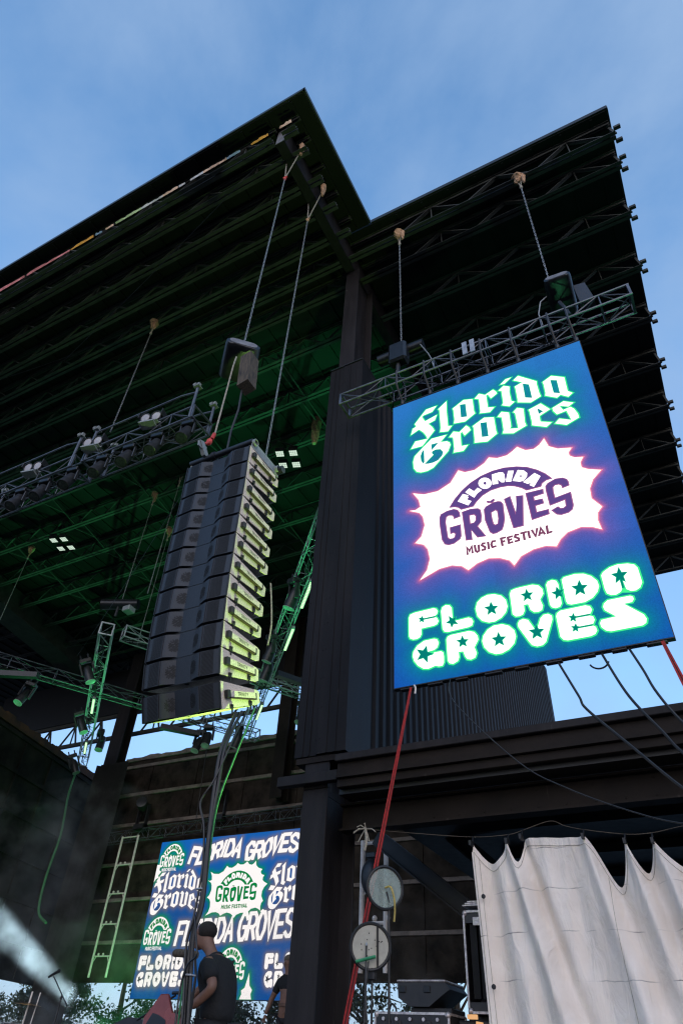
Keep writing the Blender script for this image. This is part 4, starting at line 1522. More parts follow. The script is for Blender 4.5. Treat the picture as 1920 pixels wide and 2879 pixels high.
m.bbox((-19.75, 16.2, 16.0), (-19.35, 16.6, 16.25), .03)
m.build('brake_box', M['grid'], t)
m = MB()
m.tube([(-20.0, 16.2, 16.25), (-20.0, 16.2, 15.8)], .06, 8)
m.build('hook', M['black'], t)


# ---------------------------------------------------------------- trusses


def truss(name, label, p, q, w, h, mtl, rc=0.03, rw=0.014, bay=None, group='lighting trusses', open_web=False):
    """box truss from p to q (centre line), w across, h high: four chords, lacing, end frames"""
    p, q = Vector(p), Vector(q)
    d = (q - p).normalized()
    x = d.cross(Vector((0, 0, 1))).normalized()
    z = Vector((0, 0, 1))
    t = thing(name, label, 'truss', tuple((p + q) / 2), group)
    corner = [(-1, -1), (1, -1), (1, 1), (-1, 1)]
    c = lambda s, k: p + d * s + x * (corner[k][0] * w / 2) + z * (corner[k][1] * h / 2)
    Lg = (q - p).length
    for k in range(4):
        m = MB()
        m.tube([c(0, k), c(Lg, k)], rc, 8)
        m.build('chord', mtl, t, smooth=True)
    bay = bay or max(w, h) * 1.15
    n = max(2, int(round(Lg / bay)))
    bay = Lg / n
    m = MB()
    for i in range(n):
        for f in range(4):
            a, b = f, (f + 1) % 4
            if (i + f) % 2:
                a, b = b, a
            m.tube([c(i * bay + .03, a), c((i + 1) * bay - .03, b)], rw, 5)
        if i % 2 == 0 and i > 0:
            for f in range(4):
                m.tube([c(i * bay, f), c(i * bay, (f + 1) % 4)], rw, 5)
    m.build('lacing', mtl, t)
    m = MB()
    for s in (.03, Lg - .03):
        for f in range(4):
            m.beam(c(s, f), c(s, (f + 1) % 4), .05, .05, d)
    m.build('end_frame', mtl, t)
    return t


tt = truss('screen_truss', 'grey box truss holding the tall video screen in front of the clad column', (-5.54, 9.32, 14.47), (1.38, 9.32, 14.47), .5, .36, M['alud'], .028, .015, .62, None)
for x in (-3.98, -3.28, -2.6, -1.9, -1.2, -.35, .05):
    m = MB()
    for dy in (9.06, 9.58):
        m.tube([(x, dy, 14.72), (x, dy, 14.2), (x + .03, 9.33, 13.84)], .028, 6)
    m.tube([(x, 9.06, 14.71), (x, 9.58, 14.71)], .028, 6)
    m.ball((x + .03, 9.33, 13.82), (.05, .05, .09), 8, 5)
    m.build('screen_hanger', M['fixture'], tt)
m = MB()
for x in (-2.3, -2.12):
    m.box((x, 9.0, 14.3), (x + .11, 9.03, 14.75))
m.build('id_plate', M['alu'], tt)

# front lighting truss: two pre-rigged lengths with guard rails and wheels on posts
for (x0, x1, lab) in ((-14.2, -9.95, 'right hand length of the front lighting truss, nearest the loudspeakers'), (-24.0, -14.6, 'left hand length of the front lighting truss running out of the picture')):
    tt = truss('lighting_truss', 'blue grey ' + lab, (x0, 8.9, 15.68), (x1, 8.9, 15.68), .8, .46, M['alud'], .03, .016, .8)
    m = MB()
    posts = [x0 + .15, x1 - .12] if x0 > -20 else [x1 - .12, x1 - 4.6]
    for x in posts:
        for y in (8.5, 9.3):
            m.tube([(x, y, 15.45), (x, y, 16.75)], .045, 8)
    for y in (8.5, 9.3):
        m.tube([(x0 + .1, y, 16.6), (x0 + .3, y, 16.68), (x1 - .7, y, 16.68), (x1 - .12, y, 16.55)], .03, 8)
    m.build('guard_rail', M['alud'], tt, smooth=True)
    for x in posts:
        for y in (8.5, 9.3):
            m = MB()
            m.box((x - .1, y - .1, 16.76), (x + .1, y + .1, 16.78))
            m.tube([(x - .13, y - .02, 16.88), (x - .05, y - .02, 16.88)], .085, 12)
            m.box((x - .03, y - .05, 16.78), (x + .05, y + .05, 16.95))
            m.build('caster', M['grid'], tt)
    m = MB()
    rg = random.Random(int(-x0 * 10))
    for j in range(4):
        pts = []
        x = x0 + .2
        while x < x1 - .2:
            pts.append((x, 8.72 + .1 * j + rg.uniform(-.05, .05), 15.5 + rg.uniform(-.12, .1)))
            x += .45
        m.tube(pts, .016, 5)
    m.build('cabling', M['rubber'], tt)

DZ = 15.5
G = 'lighting trusses'
A_ = (-20.6, 16.45)
B_ = (-33.2, 27.9)
C_ = (-8.4, 13.6)
D_ = (-21.6, 28.2)
for (a, b, lab) in ((A_, B_, 'bright green lit lighting truss running away to the rear left corner'),
                    (C_, D_, 'green edged lighting truss running away between the loudspeakers and the column'),
                    ((-20.2, 17.0), (-14.6, 27.2), 'short lighting truss from the lit corner passing behind the loudspeakers'),
                    ((-29.2, 13.3), (-23.6, 23.5), 'dim lighting truss crossing at the left under the dark girder'),
                    ((-23.4, 23.9), (-20.9, 28.5), 'small lighting truss below the foot of the loudspeakers')):
    tt = truss('lighting_truss', lab, (*a, DZ), (*b, DZ), .52, .52, M['alud'] if 'dim' in lab else M['alu'], .028, .012, 1.05)
    m = MB()
    rg = random.Random(len(lab))
    p, q = Vector((*a, DZ - .2)), Vector((*b, DZ - .2))
    for j in range(4):
        pts = []
        for k in range(int((q - p).length / .5)):
            v = p.lerp(q, k * .5 / (q - p).length)
            pts.append(v + Vector((rg.uniform(-.16, .16), rg.uniform(-.12, .12), rg.uniform(-.2, .12))))
        m.tube(pts, .016, 5)
    m.build('cabling', M['rubber'], tt)
tt = truss('screen_truss', 'slim dark truss above the wide video screen on the back wall', (-31.0, 28.5, 11.0), (-12.5, 28.5, 11.4), .4, .5, M['alud'], .022, .012, .6)
# ---------------------------------------------------------------- ladder shaped white trusses
def ladder(label, x0, x1, z0, z1, y, lean=0.0, bays=5):
    t = thing('ladder_truss', label, 'ladder truss', ((x0 + x1) / 2, y, z0), 'white ladder trusses')
    for x in (x0, x1):
        m = MB()
        m.tube([(x, y, z0), (x + lean, y, z1)], .055, 8)
        m.build('rail', M['white'], t, smooth=True)
    m = MB()
    for k in range(bays):
        z = z1 - .06 - (z1 - z0 - .9) * k / (bays - 1)
        xx = lean * (z - z0) / (z1 - z0)
        m.tube([(x0 + xx, y, z), (x1 + xx, y, z)], .035, 6)
        if k > 0:
            m.tube([(x0 + xx + .02, y, z - .28), (x0 + xx + .2, y, z)], .018, 5)
            m.tube([(x1 + xx - .02, y, z - .28), (x1 + xx - .2, y, z)], .018, 5)
            m.ball((x0 + xx + .3, y, z + .08), .06, 6, 4)
            m.ball((x0 + xx + .6, y, z + .08), .06, 6, 4)
    m.build('rung', M['white'], t)
    return t


ladder('white ladder truss hanging on the back wall left of the wide screen', -28.5, -27.4, 4.7, 10.9, 28.0)
ladder('short white ladder truss behind the discs right of the front column', -7.05, -6.5, 3.2, 5.6, 14.0, 0, 3)

# ---------------------------------------------------------------- stage lights
def make_head():
    """hanging moving head: origin at the clamp"""
    t = thing('moving_light', 'moving light', 'stage light', (0, 0, 0), 'moving lights on the trusses')
    m = MB()
    m.bbox((-.2, -.14, -.26), (.2, .14, -.1), .03)
    m.tube([(-.12, 0, -.1), (-.12, 0, .04)], .03, 6)
    m.tube([(.12, 0, -.1), (.12, 0, .04)], .03, 6)
    m.build('base', M['fixture'], t, local=True)
    for s in (-1, 1):
        m = MB()
        m.bbox((s * .2 - .035, -.07, -.68), (s * .2 + .035, .07, -.24), .02)
        m.build('yoke_arm', M['fixture'], t, local=True)
    Mh = Matrix.Translation((0, 0, -.62)) @ Matrix.Rotation(R(160), 4, 'X')
    m = MB()
    m.lathe([(.02, -.27), (.10, -.26), (.13, -.18), (.15, -.02), (.16, .16), (.155, .32), (.135, .34), (.125, .30)], 16, Mh)
    hd = m.build('head', M['fixture'], t, smooth=True, local=True)
    m = MB()
    m.lathe([(.001, .335), (.08, .328), (.122, .305), (.124, .29), (.001, .29)], 16, Mh)
    m.build('lens', M['lens'], hd, smooth=True, local=True)
    m = MB()
    m.lathe([(.158, .325), (.166, .345), (.15, .352), (.137, .343)], 16, Mh)
    m.build('lens_ring', M['grid'], hd, smooth=True, local=True)
    return t


def make_par():
    """barrel spotlight hanging under the front truss, its lens towards the audience below"""
    t = thing('spotlight', 'spotlight', 'stage light', (0, 0, 0), 'barrel spotlights under the front truss')
    m = MB()
    m.bbox((-.19, -.1, -.12), (.19, .1, .02), .02)
    m.tube([(-.1, 0, 0), (-.1, 0, .1)], .03, 6)
    m.tube([(.1, 0, 0), (.1, 0, .1)], .03, 6)
    m.build('clamp_base', M['motor'], t, local=True)
    for s in (-1, 1):
        m = MB()
        m.bbox((s * .21 - .02, -.05, -.5), (s * .21 + .02, .05, -.1), .01)
        m.build('yoke_arm', M['fixture'], t, local=True)
    Mh = Matrix.Translation((0, -.02, -.45)) @ Matrix.Rotation(R(158), 4, 'X')
    m = MB()
    m.lathe([(.02, -.26), (.12, -.25), (.155, -.2), (.165, .0), (.18, .2), (.19, .36), (.175, .37), (.165, .34)], 18, Mh)
    b = m.build('barrel', M['fixture'], t, smooth=True, local=True)
    m = MB()
    m.lathe([(.001, .365), (.1, .362), (.16, .35), (.163, .33), (.001, .33)], 18, Mh)
    m.build('lens', M['lens'], b, smooth=True, local=True)
    return t


def make_blinder():
    """two lamp audience light on the upper rail with a pierced rear housing"""
    t = thing('audience_light', 'audience light', 'stage light', (0, 0, 0), 'two lamp lights on the front truss')
    for s in (-1, 1):
        Mh = Matrix.Translation((s * .165, -.05, 0)) @ Matrix.Rotation(R(108), 4, 'X')
        m = MB()
        m.lathe([(.05, -.16), (.12, -.14), (.145, 0.0), (.155, .05), (.14, .055), (.13, .03)], 16, Mh)
        lamp = m.build('lamp', M['fixture'], t, smooth=True, local=True)
        m = MB()
        m.lathe([(.001, .04), (.08, .038), (.128, .03), (.128, .02), (.001, .02)], 16, Mh)
        m.build('lens', M['lampwhite'], lamp, smooth=True, local=True)
    m = MB()
    m.bbox((-.36, -.16, -.03), (-.33, .2, .2), .01)
    m.bbox((.33, -.16, -.03), (.36, .2, .2), .01)
    m.build('side_plate', M['fixture'], t, local=True)
    m = MB()
    for k in range(7):
        m.box((-.3 + k * .086, -.12, -.24), (-.3 + k * .086 + .06, .16, -.21))
    m.box((-.32, .0, -.235), (.32, .03, -.2))
    m.box((-.2, -.16, -.32), (.2, .1, -.26))
    m.build('housing', M['grid'], t, local=True)
    return t


def make_batten():
    t = thing('light_bar', 'light bar', 'light bar', (0, 0, 0), 'light bars on the trusses')
    m = MB()
    m.bbox((-.07, -.85, -.08), (.07, .85, .05), .015)
    m.tube([(0, -.5, .05), (0, -.5, .2)], .025, 6)
    m.tube([(0, .5, .05), (0, .5, .2)], .025, 6)
    m.build('housing', M['grid'], t, local=True)
    m = MB()
    for k in range(18):
        y = -.8 + k * .0915
        m.box((-.045, y, -.092), (.045, y + .055, -.081))
    m.build('lens_row', E_BAR, t, local=True)
    return t


E_BAR = emit('lit_bar_lenses', (0.55, 1.0, 0.5), 1.6)
first = {}


def place(kind, maker, label, loc, rot=(0, 0, 0), sc=1.0):
    if kind not in first:
        first[kind] = o = maker()
        o.location = loc
        o.rotation_euler = rot
        o['label'] = label
    else:
        o = dup(first[kind], loc, rot, label)
    o.scale = (sc, sc, sc)
    return o


PX = [(-10.05, 'rightmost barrel spotlight on the front truss, nearest the loudspeakers'), (-11.15, 'second barrel spotlight from the right on the front truss'), (-12.2, 'barrel spotlight on the front truss with one lamp pair above it, third from the right'),
      (-13.25, 'barrel spotlight under the two lamp light beside the gap in the front truss'), (-14.45, 'dim shaded barrel spotlight just left of the gap in the front truss'), (-15.65, 'second barrel spotlight from the left under the front truss'),
      (-16.7, 'leftmost bluish barrel spotlight under the front truss')]
for x, lab in PX:
    place('par', make_par, lab, (x, 8.55, 15.25), (0, 0, R(8)))
for x, lab in ((-11.55, 'two lamp audience light on the front truss nearest the loudspeakers'), (-13.85, 'two lamp audience light beside the hanging chain on the front truss'), (-16.45, 'two lamp audience light furthest left on the front truss')):
    place('bl', make_blinder, lab, (x, 8.45, 16.05), (R(-6), 0, R(12)), 1.08)


def along(a, b, s, off, z):
    p, q = Vector((*a, 0)), Vector((*b, 0))
    d = (q - p).normalized()
    n = Vector((d.y, -d.x, 0))
    v = p + d * s + n * off
    return (v.x, v.y, z)


zH = DZ - .28
sz = 1.32
for s, off, lab, rz in ((3.0, -.75, 'black moving light on the near left side of the green lit truss', 40), (9.2, -.7, 'black moving light halfway along the far part of the green lit truss', 40),
                        (15.8, -.75, 'lowest moving light at the far end of the green lit truss', 40), (11.4, .6, 'small moving light against the sky on the right of the green lit truss', -40)):
    place('mh', make_head, lab, along(A_, B_, s, off, zH + .3), (R(16), R(-20 - rz * .2), R(rz)), sz)
place('mh', make_head, 'moving light hanging from the short truss right of the lit corner', (-19.0, 18.6, zH), (0, R(14), R(30)), sz)
place('mh', make_head, 'dim moving light under the crossing truss at the far left', (-26.9, 18.4, zH), (0, R(14), R(30)), sz)
place('mh', make_head, 'moving light hanging in front of the sky left of the lowest loudspeaker', (-21.9, 25.6, zH), (0, 0, R(20)), sz)
for s, off, lab in ((3.7, -.35, 'moving light with a green ring highest on the truss beside the column'), (7.9, -.45, 'moving light low on the truss between the loudspeakers and the column'), (9.6, -.3, 'moving light on the truss level with the lowest loudspeakers'),
                    (17.6, -.5, 'moving light at the foot of the truss below the lowest loudspeaker')):
    place('mh', make_head, lab, along(C_, D_, s, off, zH + .1), (R(12), R(20), R(-30)), sz)
place('mh', make_head, 'moving light with a bright green lens ring beside the clad column against the sky', (-15.9, 24.9, zH), (0, 0, R(-20)), sz)
place('mh', make_head, 'moving light hanging over the back wall below the foot of the loudspeakers', (-22.3, 25.6, zH - .2), (0, R(8), R(10)), sz)
tt = truss('lighting_truss', 'green edged truss in front of the sky between the loudspeakers and the clad column', (-17.6, 21.6, DZ), (-14.2, 28.0, DZ), .52, .52, M['alu'], .028, .012, 1.05)

az1 = math.atan2(B_[0] - A_[0], B_[1] - A_[1])
az2 = math.atan2(D_[0] - C_[0], D_[1] - C_[1])
for s, off, lab, az, a, b in ((7.2, .05, 'lit light bar under the middle of the bright green truss', az1, A_, B_), (13.2, .05, 'dimmer light bar near the far end of the bright green truss', az1, A_, B_),
                              (4.4, .25, 'upper lit light bar on the truss beside the clad column', az2, C_, D_), (7.8, .25, 'middle lit light bar on the truss beside the lowest loudspeakers', az2, C_, D_),
                              (15.2, .2, 'brightest light bar at the foot of the truss against the sky', az2, C_, D_)):
    place('bar', make_batten, lab, along(a, b, s, off, DZ - .42), (0, 0, -az), 1.1)
for (p, lab, rz) in (((-14.9, 22.6, 14.9), 'dark unlit light bar against the sky right of the lowest loudspeaker', 62), ((-22.9, 24.6, 14.6), 'long dark unlit light bar below the foot of the loudspeakers', 50),
                     ((-26.6, 17.2, 14.9), 'long dark unlit light bar under the dim crossing truss', 28)):
    t = thing('light_bar', lab, 'light bar', p, 'light bars on the trusses')
    m = MB()
    a = R(rz)
    d = Vector((math.cos(a), math.sin(a), 0))
    m.beam(Vector(p) - d * 1.0, Vector(p) + d * 1.0, .3, .24)
    m.build('housing', M['fixture'], t)

# work lights high under the roof: four lit panels each
E_WORK = emit('work_light_panel', (0.8, 1.0, 0.82), 0.9)
for (x, y, rz, lab) in ((-26.7, 16.9, 15, 'four panel work light glowing under the roof at the left'), (-12.55, 16.6, 20, 'four panel work light glowing behind the top of the loudspeakers')):
    t = thing('work_light', lab, 'work light', (x, y, H - .2), 'work lights under the roof')
    c, s = math.cos(R(rz)), math.sin(R(rz))
    for a in (-1, 1):
        for b in (-1, 1):
            px, py = x + a * .3 * c - b * .36 * s, y + a * .3 * s + b * .36 * c
            m = MB()
            q = [(px + u * .2 * c - v * .19 * s, py + u * .2 * s + v * .19 * c) for u, v in ((-1, -1), (1, -1), (1, 1), (-1, 1))]
            m.add([(u, v, H - .26) for u, v in q] + [(u, v, H - .05) for u, v in q], [(0, 3, 2, 1), (4, 5, 6, 7), (0, 1, 5, 4), (1, 2, 6, 5), (2, 3, 7, 6), (3, 0, 4, 7)])
            o = m.build('lamp', M['fixture'], t)
            m = MB()
            for i in range(4):
                for j in range(3):
                    u0, v0 = -.85 + i * .43, -.85 + j * .58
                    r_ = [(px + u * .2 * c - v * .19 * s, py + u * .2 * s + v * .19 * c) for u, v in ((u0, v0), (u0 + .36, v0), (u0 + .36, v0 + .5), (u0, v0 + .5))]
                    m.add([(u, v, H - .264) for u, v in r_], [(0, 3, 2, 1)])
            m.build('panel', E_WORK, o)


# floor lights on the deck; those greening roof, trusses and walls are unseen added lamps
def spot(name, loc, target, colour, energy, ang, blend=.6, radius=.12):
    d = bpy.data.lights.new(name, 'SPOT')
    d.energy = energy
    d.color = colour
    d.spot_size = R(ang)
    d.spot_blend = blend
    d.shadow_soft_size = radius
    o = bpy.data.objects.new(name, d)
    col.objects.link(o)
    o.location = loc
    o.rotation_euler = (Vector(target) - Vector(loc)).to_track_quat('-Z', 'Y').to_euler()
    return o


def floor_light(loc, target, colour, energy, ang, label, z=DECKZ):
    loc = (loc[0], loc[1], z + .38)
    t = thing('floor_light', label, 'stage light', (loc[0], loc[1], z), 'floor lights on the stage')
    m = MB()
    m.bbox((loc[0] - .2, loc[1] - .16, z + .003), (loc[0] + .2, loc[1] + .16, z + .15), .02)
    m.build('base', M['fixture'], t)
    m = MB()
    d = (Vector(target) - Vector(loc)).normalized()
    Mh = Matrix.Translation((loc[0], loc[1], z + .38)) @ d.to_track_quat('Z', 'Y').to_matrix().to_4x4()
    m.lathe([(.02, -.2), (.12, -.18), (.15, .1), (.15, .2), (.14, .2), (.13, .16)], 16, Mh)
    m.build('head', M['fixture'], t, smooth=True)
    m = MB()
    for s in (-1, 1):
        m.box((loc[0] + s * .19 - .02, loc[1] - .05, z + .15), (loc[0] + s * .19 + .02, loc[1] + .05, z + .5))
    m.build('yoke', M['fixture'], t)
    spot('floor_light_lamp', Vector((loc[0], loc[1], z + .38)) + d * .26, target, colour, energy, ang)


GR = (0.04, 1.0, 0.24)
floor_light((-9.0, 18.5), (-11.2, 17.6, H), (0.06, 1.0, 0.3), 8500, 36, 'added unseen floor light behind the column aimed at the roof')  # lamp added out of sight for the green patch on the roof
floor_light((-13.5, 13.5), (-17.0, 20.0, H), (0.16, 1.0, 0.45), 1000, 80, 'added unseen fill light in the middle of the stage aimed wide at the roof')  # added green fill so the joists show
floor_light((1.9, 8.4), (-0.3, 13.8, H), (0.15, 1.0, 0.4), 700, 38, 'added unseen floor light in front of the curtain aimed up past the tall screen')  # added out of view to tint the right roof green
floor_light((-3.4, 7.6), (-5.05, 6.4, 7.0), (0.5, 1.0, 0.2), 1900, 60, 'floor light at the stage front aimed at the loudspeakers')
floor_light((-24.5, 22.5), (-25.5, 21.2, DZ), (0.1, 1.0, 0.3), 9000, 44, 'added unseen floor light aimed at the bright green truss')  # unseen lamp added to turn this truss green
floor_light((-29.8, 21.5), (-32.5, 20.5, 12.0), (0.06, 1.0, 0.35), 40, 80, 'added unseen floor light at the foot of the left wall')  # weak added lamp, tints the wall green
floor_light((-15.4, 18.0), (-30.0, 18.0, 8.25), (0.62, 0.85, 1.0), 240000, 7.5, 'white floor light throwing a beam up to the left through the smoke')
floor_light((-16.3, 18.3), (-30.0, 18.3, 6.55), (0.35, 0.6, 1.0), 16000, 3, 'blue floor light throwing a thin low beam to the left')
floor_light((-24.5, 26.6), (-25.0, 27.2, 9.0), (0.08, 1.0, 0.2), 900, 130, 'added unseen green floor light below the wide screen')  # added green wash for the back wall and its smoke

floor_light((-11.5, 21.5), (-14.0, 20.0, DZ), (0.08, 1.0, 0.25), 1400, 50, 'added unseen green floor light aimed at the truss beside the column')  # added to give that truss its green edges

# ---------------------------------------------------------------- smoke drifting low over the stage
sm = bpy.data.materials.new('stage_smoke')
sm.use_nodes = True
t_ = sm.node_tree
t_.nodes.remove(t_.nodes['Principled BSDF'])
pv = t_.nodes.new('ShaderNodeVolumePrincipled')
pv.inputs['Color'].default_value = (.85, .88, .86, 1)
pv.inputs['Anisotropy'].default_value = .25
co = t_.nodes.new('ShaderNodeTexCoord')
n1 = t_.nodes.new('ShaderNodeTexNoise')
n1.inputs['Scale'].default_value = .7
n1.inputs['Detail'].default_value = 4
n1.inputs['Roughness'].default_value = .6
mr = t_.nodes.new('ShaderNodeMapRange')
mr.inputs['From Min'].default_value = .48
mr.inputs['From Max'].default_value = .72
mr.inputs['To Min'].default_value = .0012
mr.inputs['To Max'].default_value = .16
t_.links.new(co.outputs['Object'], n1.inputs['Vector'])
t_.links.new(n1.outputs[0], mr.inputs[0])
t_.links.new(mr.outputs[0], pv.inputs['Density'])
t_.links.new(pv.outputs[0], t_.nodes['Material Output'].inputs['Volume'])
sm2 = sm.copy()
sm2.name = 'green_lit_smoke'
for n_ in sm2.node_tree.nodes:
    if n_.type == 'MAP_RANGE':
        n_.inputs['To Min'].default_value = .004
        n_.inputs['To Max'].default_value = .12
m = MB()
m.box((-33.0, 16.9, DECKZ + .05), (-18.7, 19.3, 9.5))
o = m.build('smoke', sm, kind='stuff')
o['label'] = 'thin green and white stage smoke drifting low in front of the wide screen'
o['category'] = 'smoke'
m = MB()
m.box((-30.5, 25.2, DECKZ + .05), (-10.0, 27.6, 6.8))
o = m.build('smoke', sm2, kind='stuff')
o['label'] = 'pale green stage smoke hanging low along the foot of the back wall'
o['category'] = 'smoke'

# ---------------------------------------------------------------- cables and straps
def cable(name, label, pts, r, mtl, cat='cable', group=None, n=6):
    m = MB()
    m.tube(smooth_path(pts), r, n)
    o = m.build(name, mtl, smooth=True)
    return tag(o, label, cat, group)


def smooth_path(pts, k=6):
    P = [Vector(p) for p in pts]
    if len(P) < 3:
        return P
    out = []
    for i in range(len(P) - 1):
        p0, p1, p2, p3 = P[max(i - 1, 0)], P[i], P[i + 1], P[min(i + 2, len(P) - 1)]
        for j in range(k):
            t = j / k
            out.append(.5 * ((2 * p1) + (-p0 + p2) * t + (2 * p0 - 5 * p1 + 4 * p2 - p3) * t * t + (-p0 + 3 * p1 - 3 * p2 + p3) * t ** 3))
    out.append(P[-1])
    return out


GC = 'black cables hanging from the tall screen'
cable('screen_cable', 'leftmost thick black cable sagging from the foot of the tall screen', [(-1.51, 9.35, 6.53), (-1.28, 9.15, 5.85), (-1.18, 8.95, 5.55), (-.73, 8.9, 4.96), (-.28, 8.9, 4.4), (.2, 8.8, 3.9), (.7, 8.7, 3.5)], .019, M['rubber'], group=GC)
cable('screen_cable', 'middle thick black cable with a loop at the foot of the tall screen', [(-.87, 9.35, 6.53), (-.7, 9.1, 5.9), (-.56, 8.9, 5.5), (-.33, 8.9, 5.09), (-.17, 8.9, 4.8), (.3, 8.8, 4.2), (.8, 8.7, 3.8)], .019, M['rubber'], group=GC)
m = MB()
m.tube([(-.93 + .14 * math.cos(a), 9.33, 6.42 + .13 * math.sin(a)) for a in [R(200 + k * 14) for k in range(11)]], .014, 5)
o = m.build('cable_loop', M['rubber'])
tag(o, 'small black cable loop under the foot of the tall screen', 'cable')
cable('screen_cable', 'rightmost thick black cable from the foot of the tall screen', [(-.49, 9.35, 6.54), (-.37, 9.1, 6.05), (-.27, 8.9, 5.6), (-.05, 8.9, 5.13), (.4, 8.8, 4.5), (1, 8.7, 4.0)], .019, M['rubber'], group=GC)
cable('screen_cable', 'thin dark cord crossing the header beam from behind the tall screen', [(-3.2, 9.3, 6.55), (-3.04, 8.95, 5.97), (-2.18, 8.9, 4.95), (-1.61, 8.9, 4.55), (-.95, 8.9, 4.22), (-.38, 8.9, 4.02), (.4, 8.8, 3.9)], .009, M['rubber'], group=GC)


def strap(label, p, q, w0, w1):
    """a doubled red webbing strap: two flat bands, narrow at the ratchet end"""
    t = thing('ratchet_strap', label, 'strap', p, 'red straps holding the tall screen')
    p, q = Vector(p), Vector(q)
    for s, nm in ((-1, 'band'), (1, 'band')):
        m = MB()
        d = (q - p)
        x = Vector((1, 0, 0))
        n_ = 8
        for k in range(n_):
            a, b = k / n_, (k + 1) / n_
            wa = (w0 + (w1 - w0) * math.sin(PI * min(1, a * .7))) * s
            wb = (w0 + (w1 - w0) * math.sin(PI * min(1, b * .7))) * s
            m.beam(p + d * a + x * wa, p + d * b + x * wb, .024, .006, (0, 1, 0))
        m.build(nm, M['red'], t)
    m = MB()
    n_ = 8
    for k in range(n_):
        a, b = k / n_, (k + 1) / n_
        m.beam(p + d * a + Vector((0, .012, 0)), p + d * b + Vector((0, .012, 0)), .03 + .02 * math.sin(PI * a), .004, (0, 1, 0))
    m.build('webbing', mat('dark_red_webbing', (.10, .02, .02), .8), t)
    return t


strap('long red strap from the lower left corner of the tall screen to the stage', (-3.86, 9.25, 6.5), (-4.86, 9.0, 1.5), .008, .024)
strap('red strap at the lower right corner of the tall screen', (-.03, 9.25, 6.5), (.35, 9.0, 4.0), .012, .03)
cable('tape_end', 'small white tape end hanging at the lower left corner of the tall screen', [(-3.8, 9.24, 6.52), (-3.77, 9.22, 6.46), (-3.78, 9.22, 6.36)], .016, M['white'], 'tape')

GA = 'cables hanging under the loudspeakers'
cable('speaker_cable', 'thickest black cable bundle under the loudspeakers passing the guitarist', [(-4.96, 6.25, 5.0), (-4.93, 6.05, 4.5), (-4.90, 6.0, 4.05), (-4.86, 6.0, 3.4), (-4.82, 6.0, 2.9), (-4.86, 6.0, 2.6), (-4.84, 6.0, 2.2), (-4.76, 6.0, 1.7), (-4.7, 6.0, 1.2)], .024, M['rubber'], group=GA)
cable('speaker_cable', 'black cable beside the thickest bundle under the loudspeakers', [(-4.9, 6.28, 5.02), (-4.88, 6.05, 4.5), (-4.87, 6.02, 4.0), (-4.86, 6.0, 3.5), (-4.80, 6.0, 2.9), (-4.83, 5.98, 2.6), (-4.79, 6.0, 2.2), (-4.70, 6.0, 1.6)], .02, M['rubber'], group=GA)
cable('speaker_cable', 'pale grey cable curving out under the loudspeakers and back', [(-4.83, 6.3, 5.05), (-4.82, 6.1, 4.6), (-4.9, 5.98, 4.1), (-5.02, 5.95, 3.85), (-4.93, 5.97, 3.6), (-4.88, 6.0, 3.2), (-4.86, 5.97, 2.75), (-4.89, 5.97, 2.5), (-4.80, 5.97, 2.0), (-4.74, 5.97, 1.3)], .012, M['motor'], group=GA)
cable('speaker_cable', 'thin green lit cord falling straight under the loudspeakers', [(-4.80, 6.4, 5.1), (-4.84, 6.2, 4.4), (-4.87, 6.06, 3.8), (-4.83, 6.04, 3.0), (-4.88, 6.03, 2.6), (-4.9, 6.03, 2.2), (-4.8, 6.0, 1.3)], .01, M['greencable'], group=GA)
cable('speaker_cable', 'slack cable bowing wide across the guitarist chest', [(-4.84, 5.96, 2.75), (-4.74, 5.93, 2.52), (-4.72, 5.93, 2.42), (-4.82, 5.94, 2.34), (-4.86, 5.95, 2.1), (-4.8, 5.95, 1.4)], .009, M['motor'], group=GA)
for (x, z, lab) in ((-4.86, 3.0, 'shiny tie band round the speaker cables above the guitarist head'), (-4.82, 2.28, 'shiny tie band round the speaker cables at the guitarist chest')):
    m = MB()
    m.bbox((x - .035, 5.965, z - .008), (x + .045, 6.045, z + .008), .004)
    tag(m.build('cable_tie', M['alu']), lab, 'cable tie', 'tie bands on the speaker cables')
cable('signal_cable', 'pale grey cable looping down the back of the loudspeakers', [(-5.0, 6.62, 7.2), (-4.97, 6.66, 6.9), (-4.94, 6.7, 6.5), (-4.97, 6.72, 6.2)], .012, M['rope'], group=GA)
cable('webbing_tail', 'green lit webbing tail hanging from the end of the green truss', [(-33.0, 27.5, 15.2), (-32.4, 26.9, 13.2), (-31.2, 26.2, 10.8), (-30.5, 25.5, 8.6), (-29.7, 25.0, 7.0), (-28.6, 24.7, 6.4)], .06, M['greencable'], 'webbing', n=5)
for i, (a, b, lab) in enumerate((((-7.0, 5.6, H - .2), (-17.6, 8.2, H - .35), 'long thin wire under the front joists running from the girder to the left'), ((-13.5, 8.5, H - .05), (-22, 7.6, H - .3), 'thin wire under the roof left of the thin chain'),
                                 ((-12.0, 11, 16.2), (-22.6, 17.0, 14.9), 'thin slack wire between the front truss and the crossing trusses'), ((-27.8, 20.0, 18.0), (-15, 20.0, 17.6), 'faint wire running level above the green truss'))):
    A0, B0 = Vector(a), Vector(b)
    cable('thin_wire', lab, [A0, A0.lerp(B0, .5) + Vector((0, 0, -.25)), B0], .009, M['motor'], 'wire', 'thin wires under the roof', 4)
cable('hanging_wire', 'thin dark wire hanging against the sky over the back wall', [(-23.2, 27.2, 15.2), (-23.2, 27.3, 13.0), (-23.2, 27.4, 11.2)], .02, M['rubber'], 'wire')

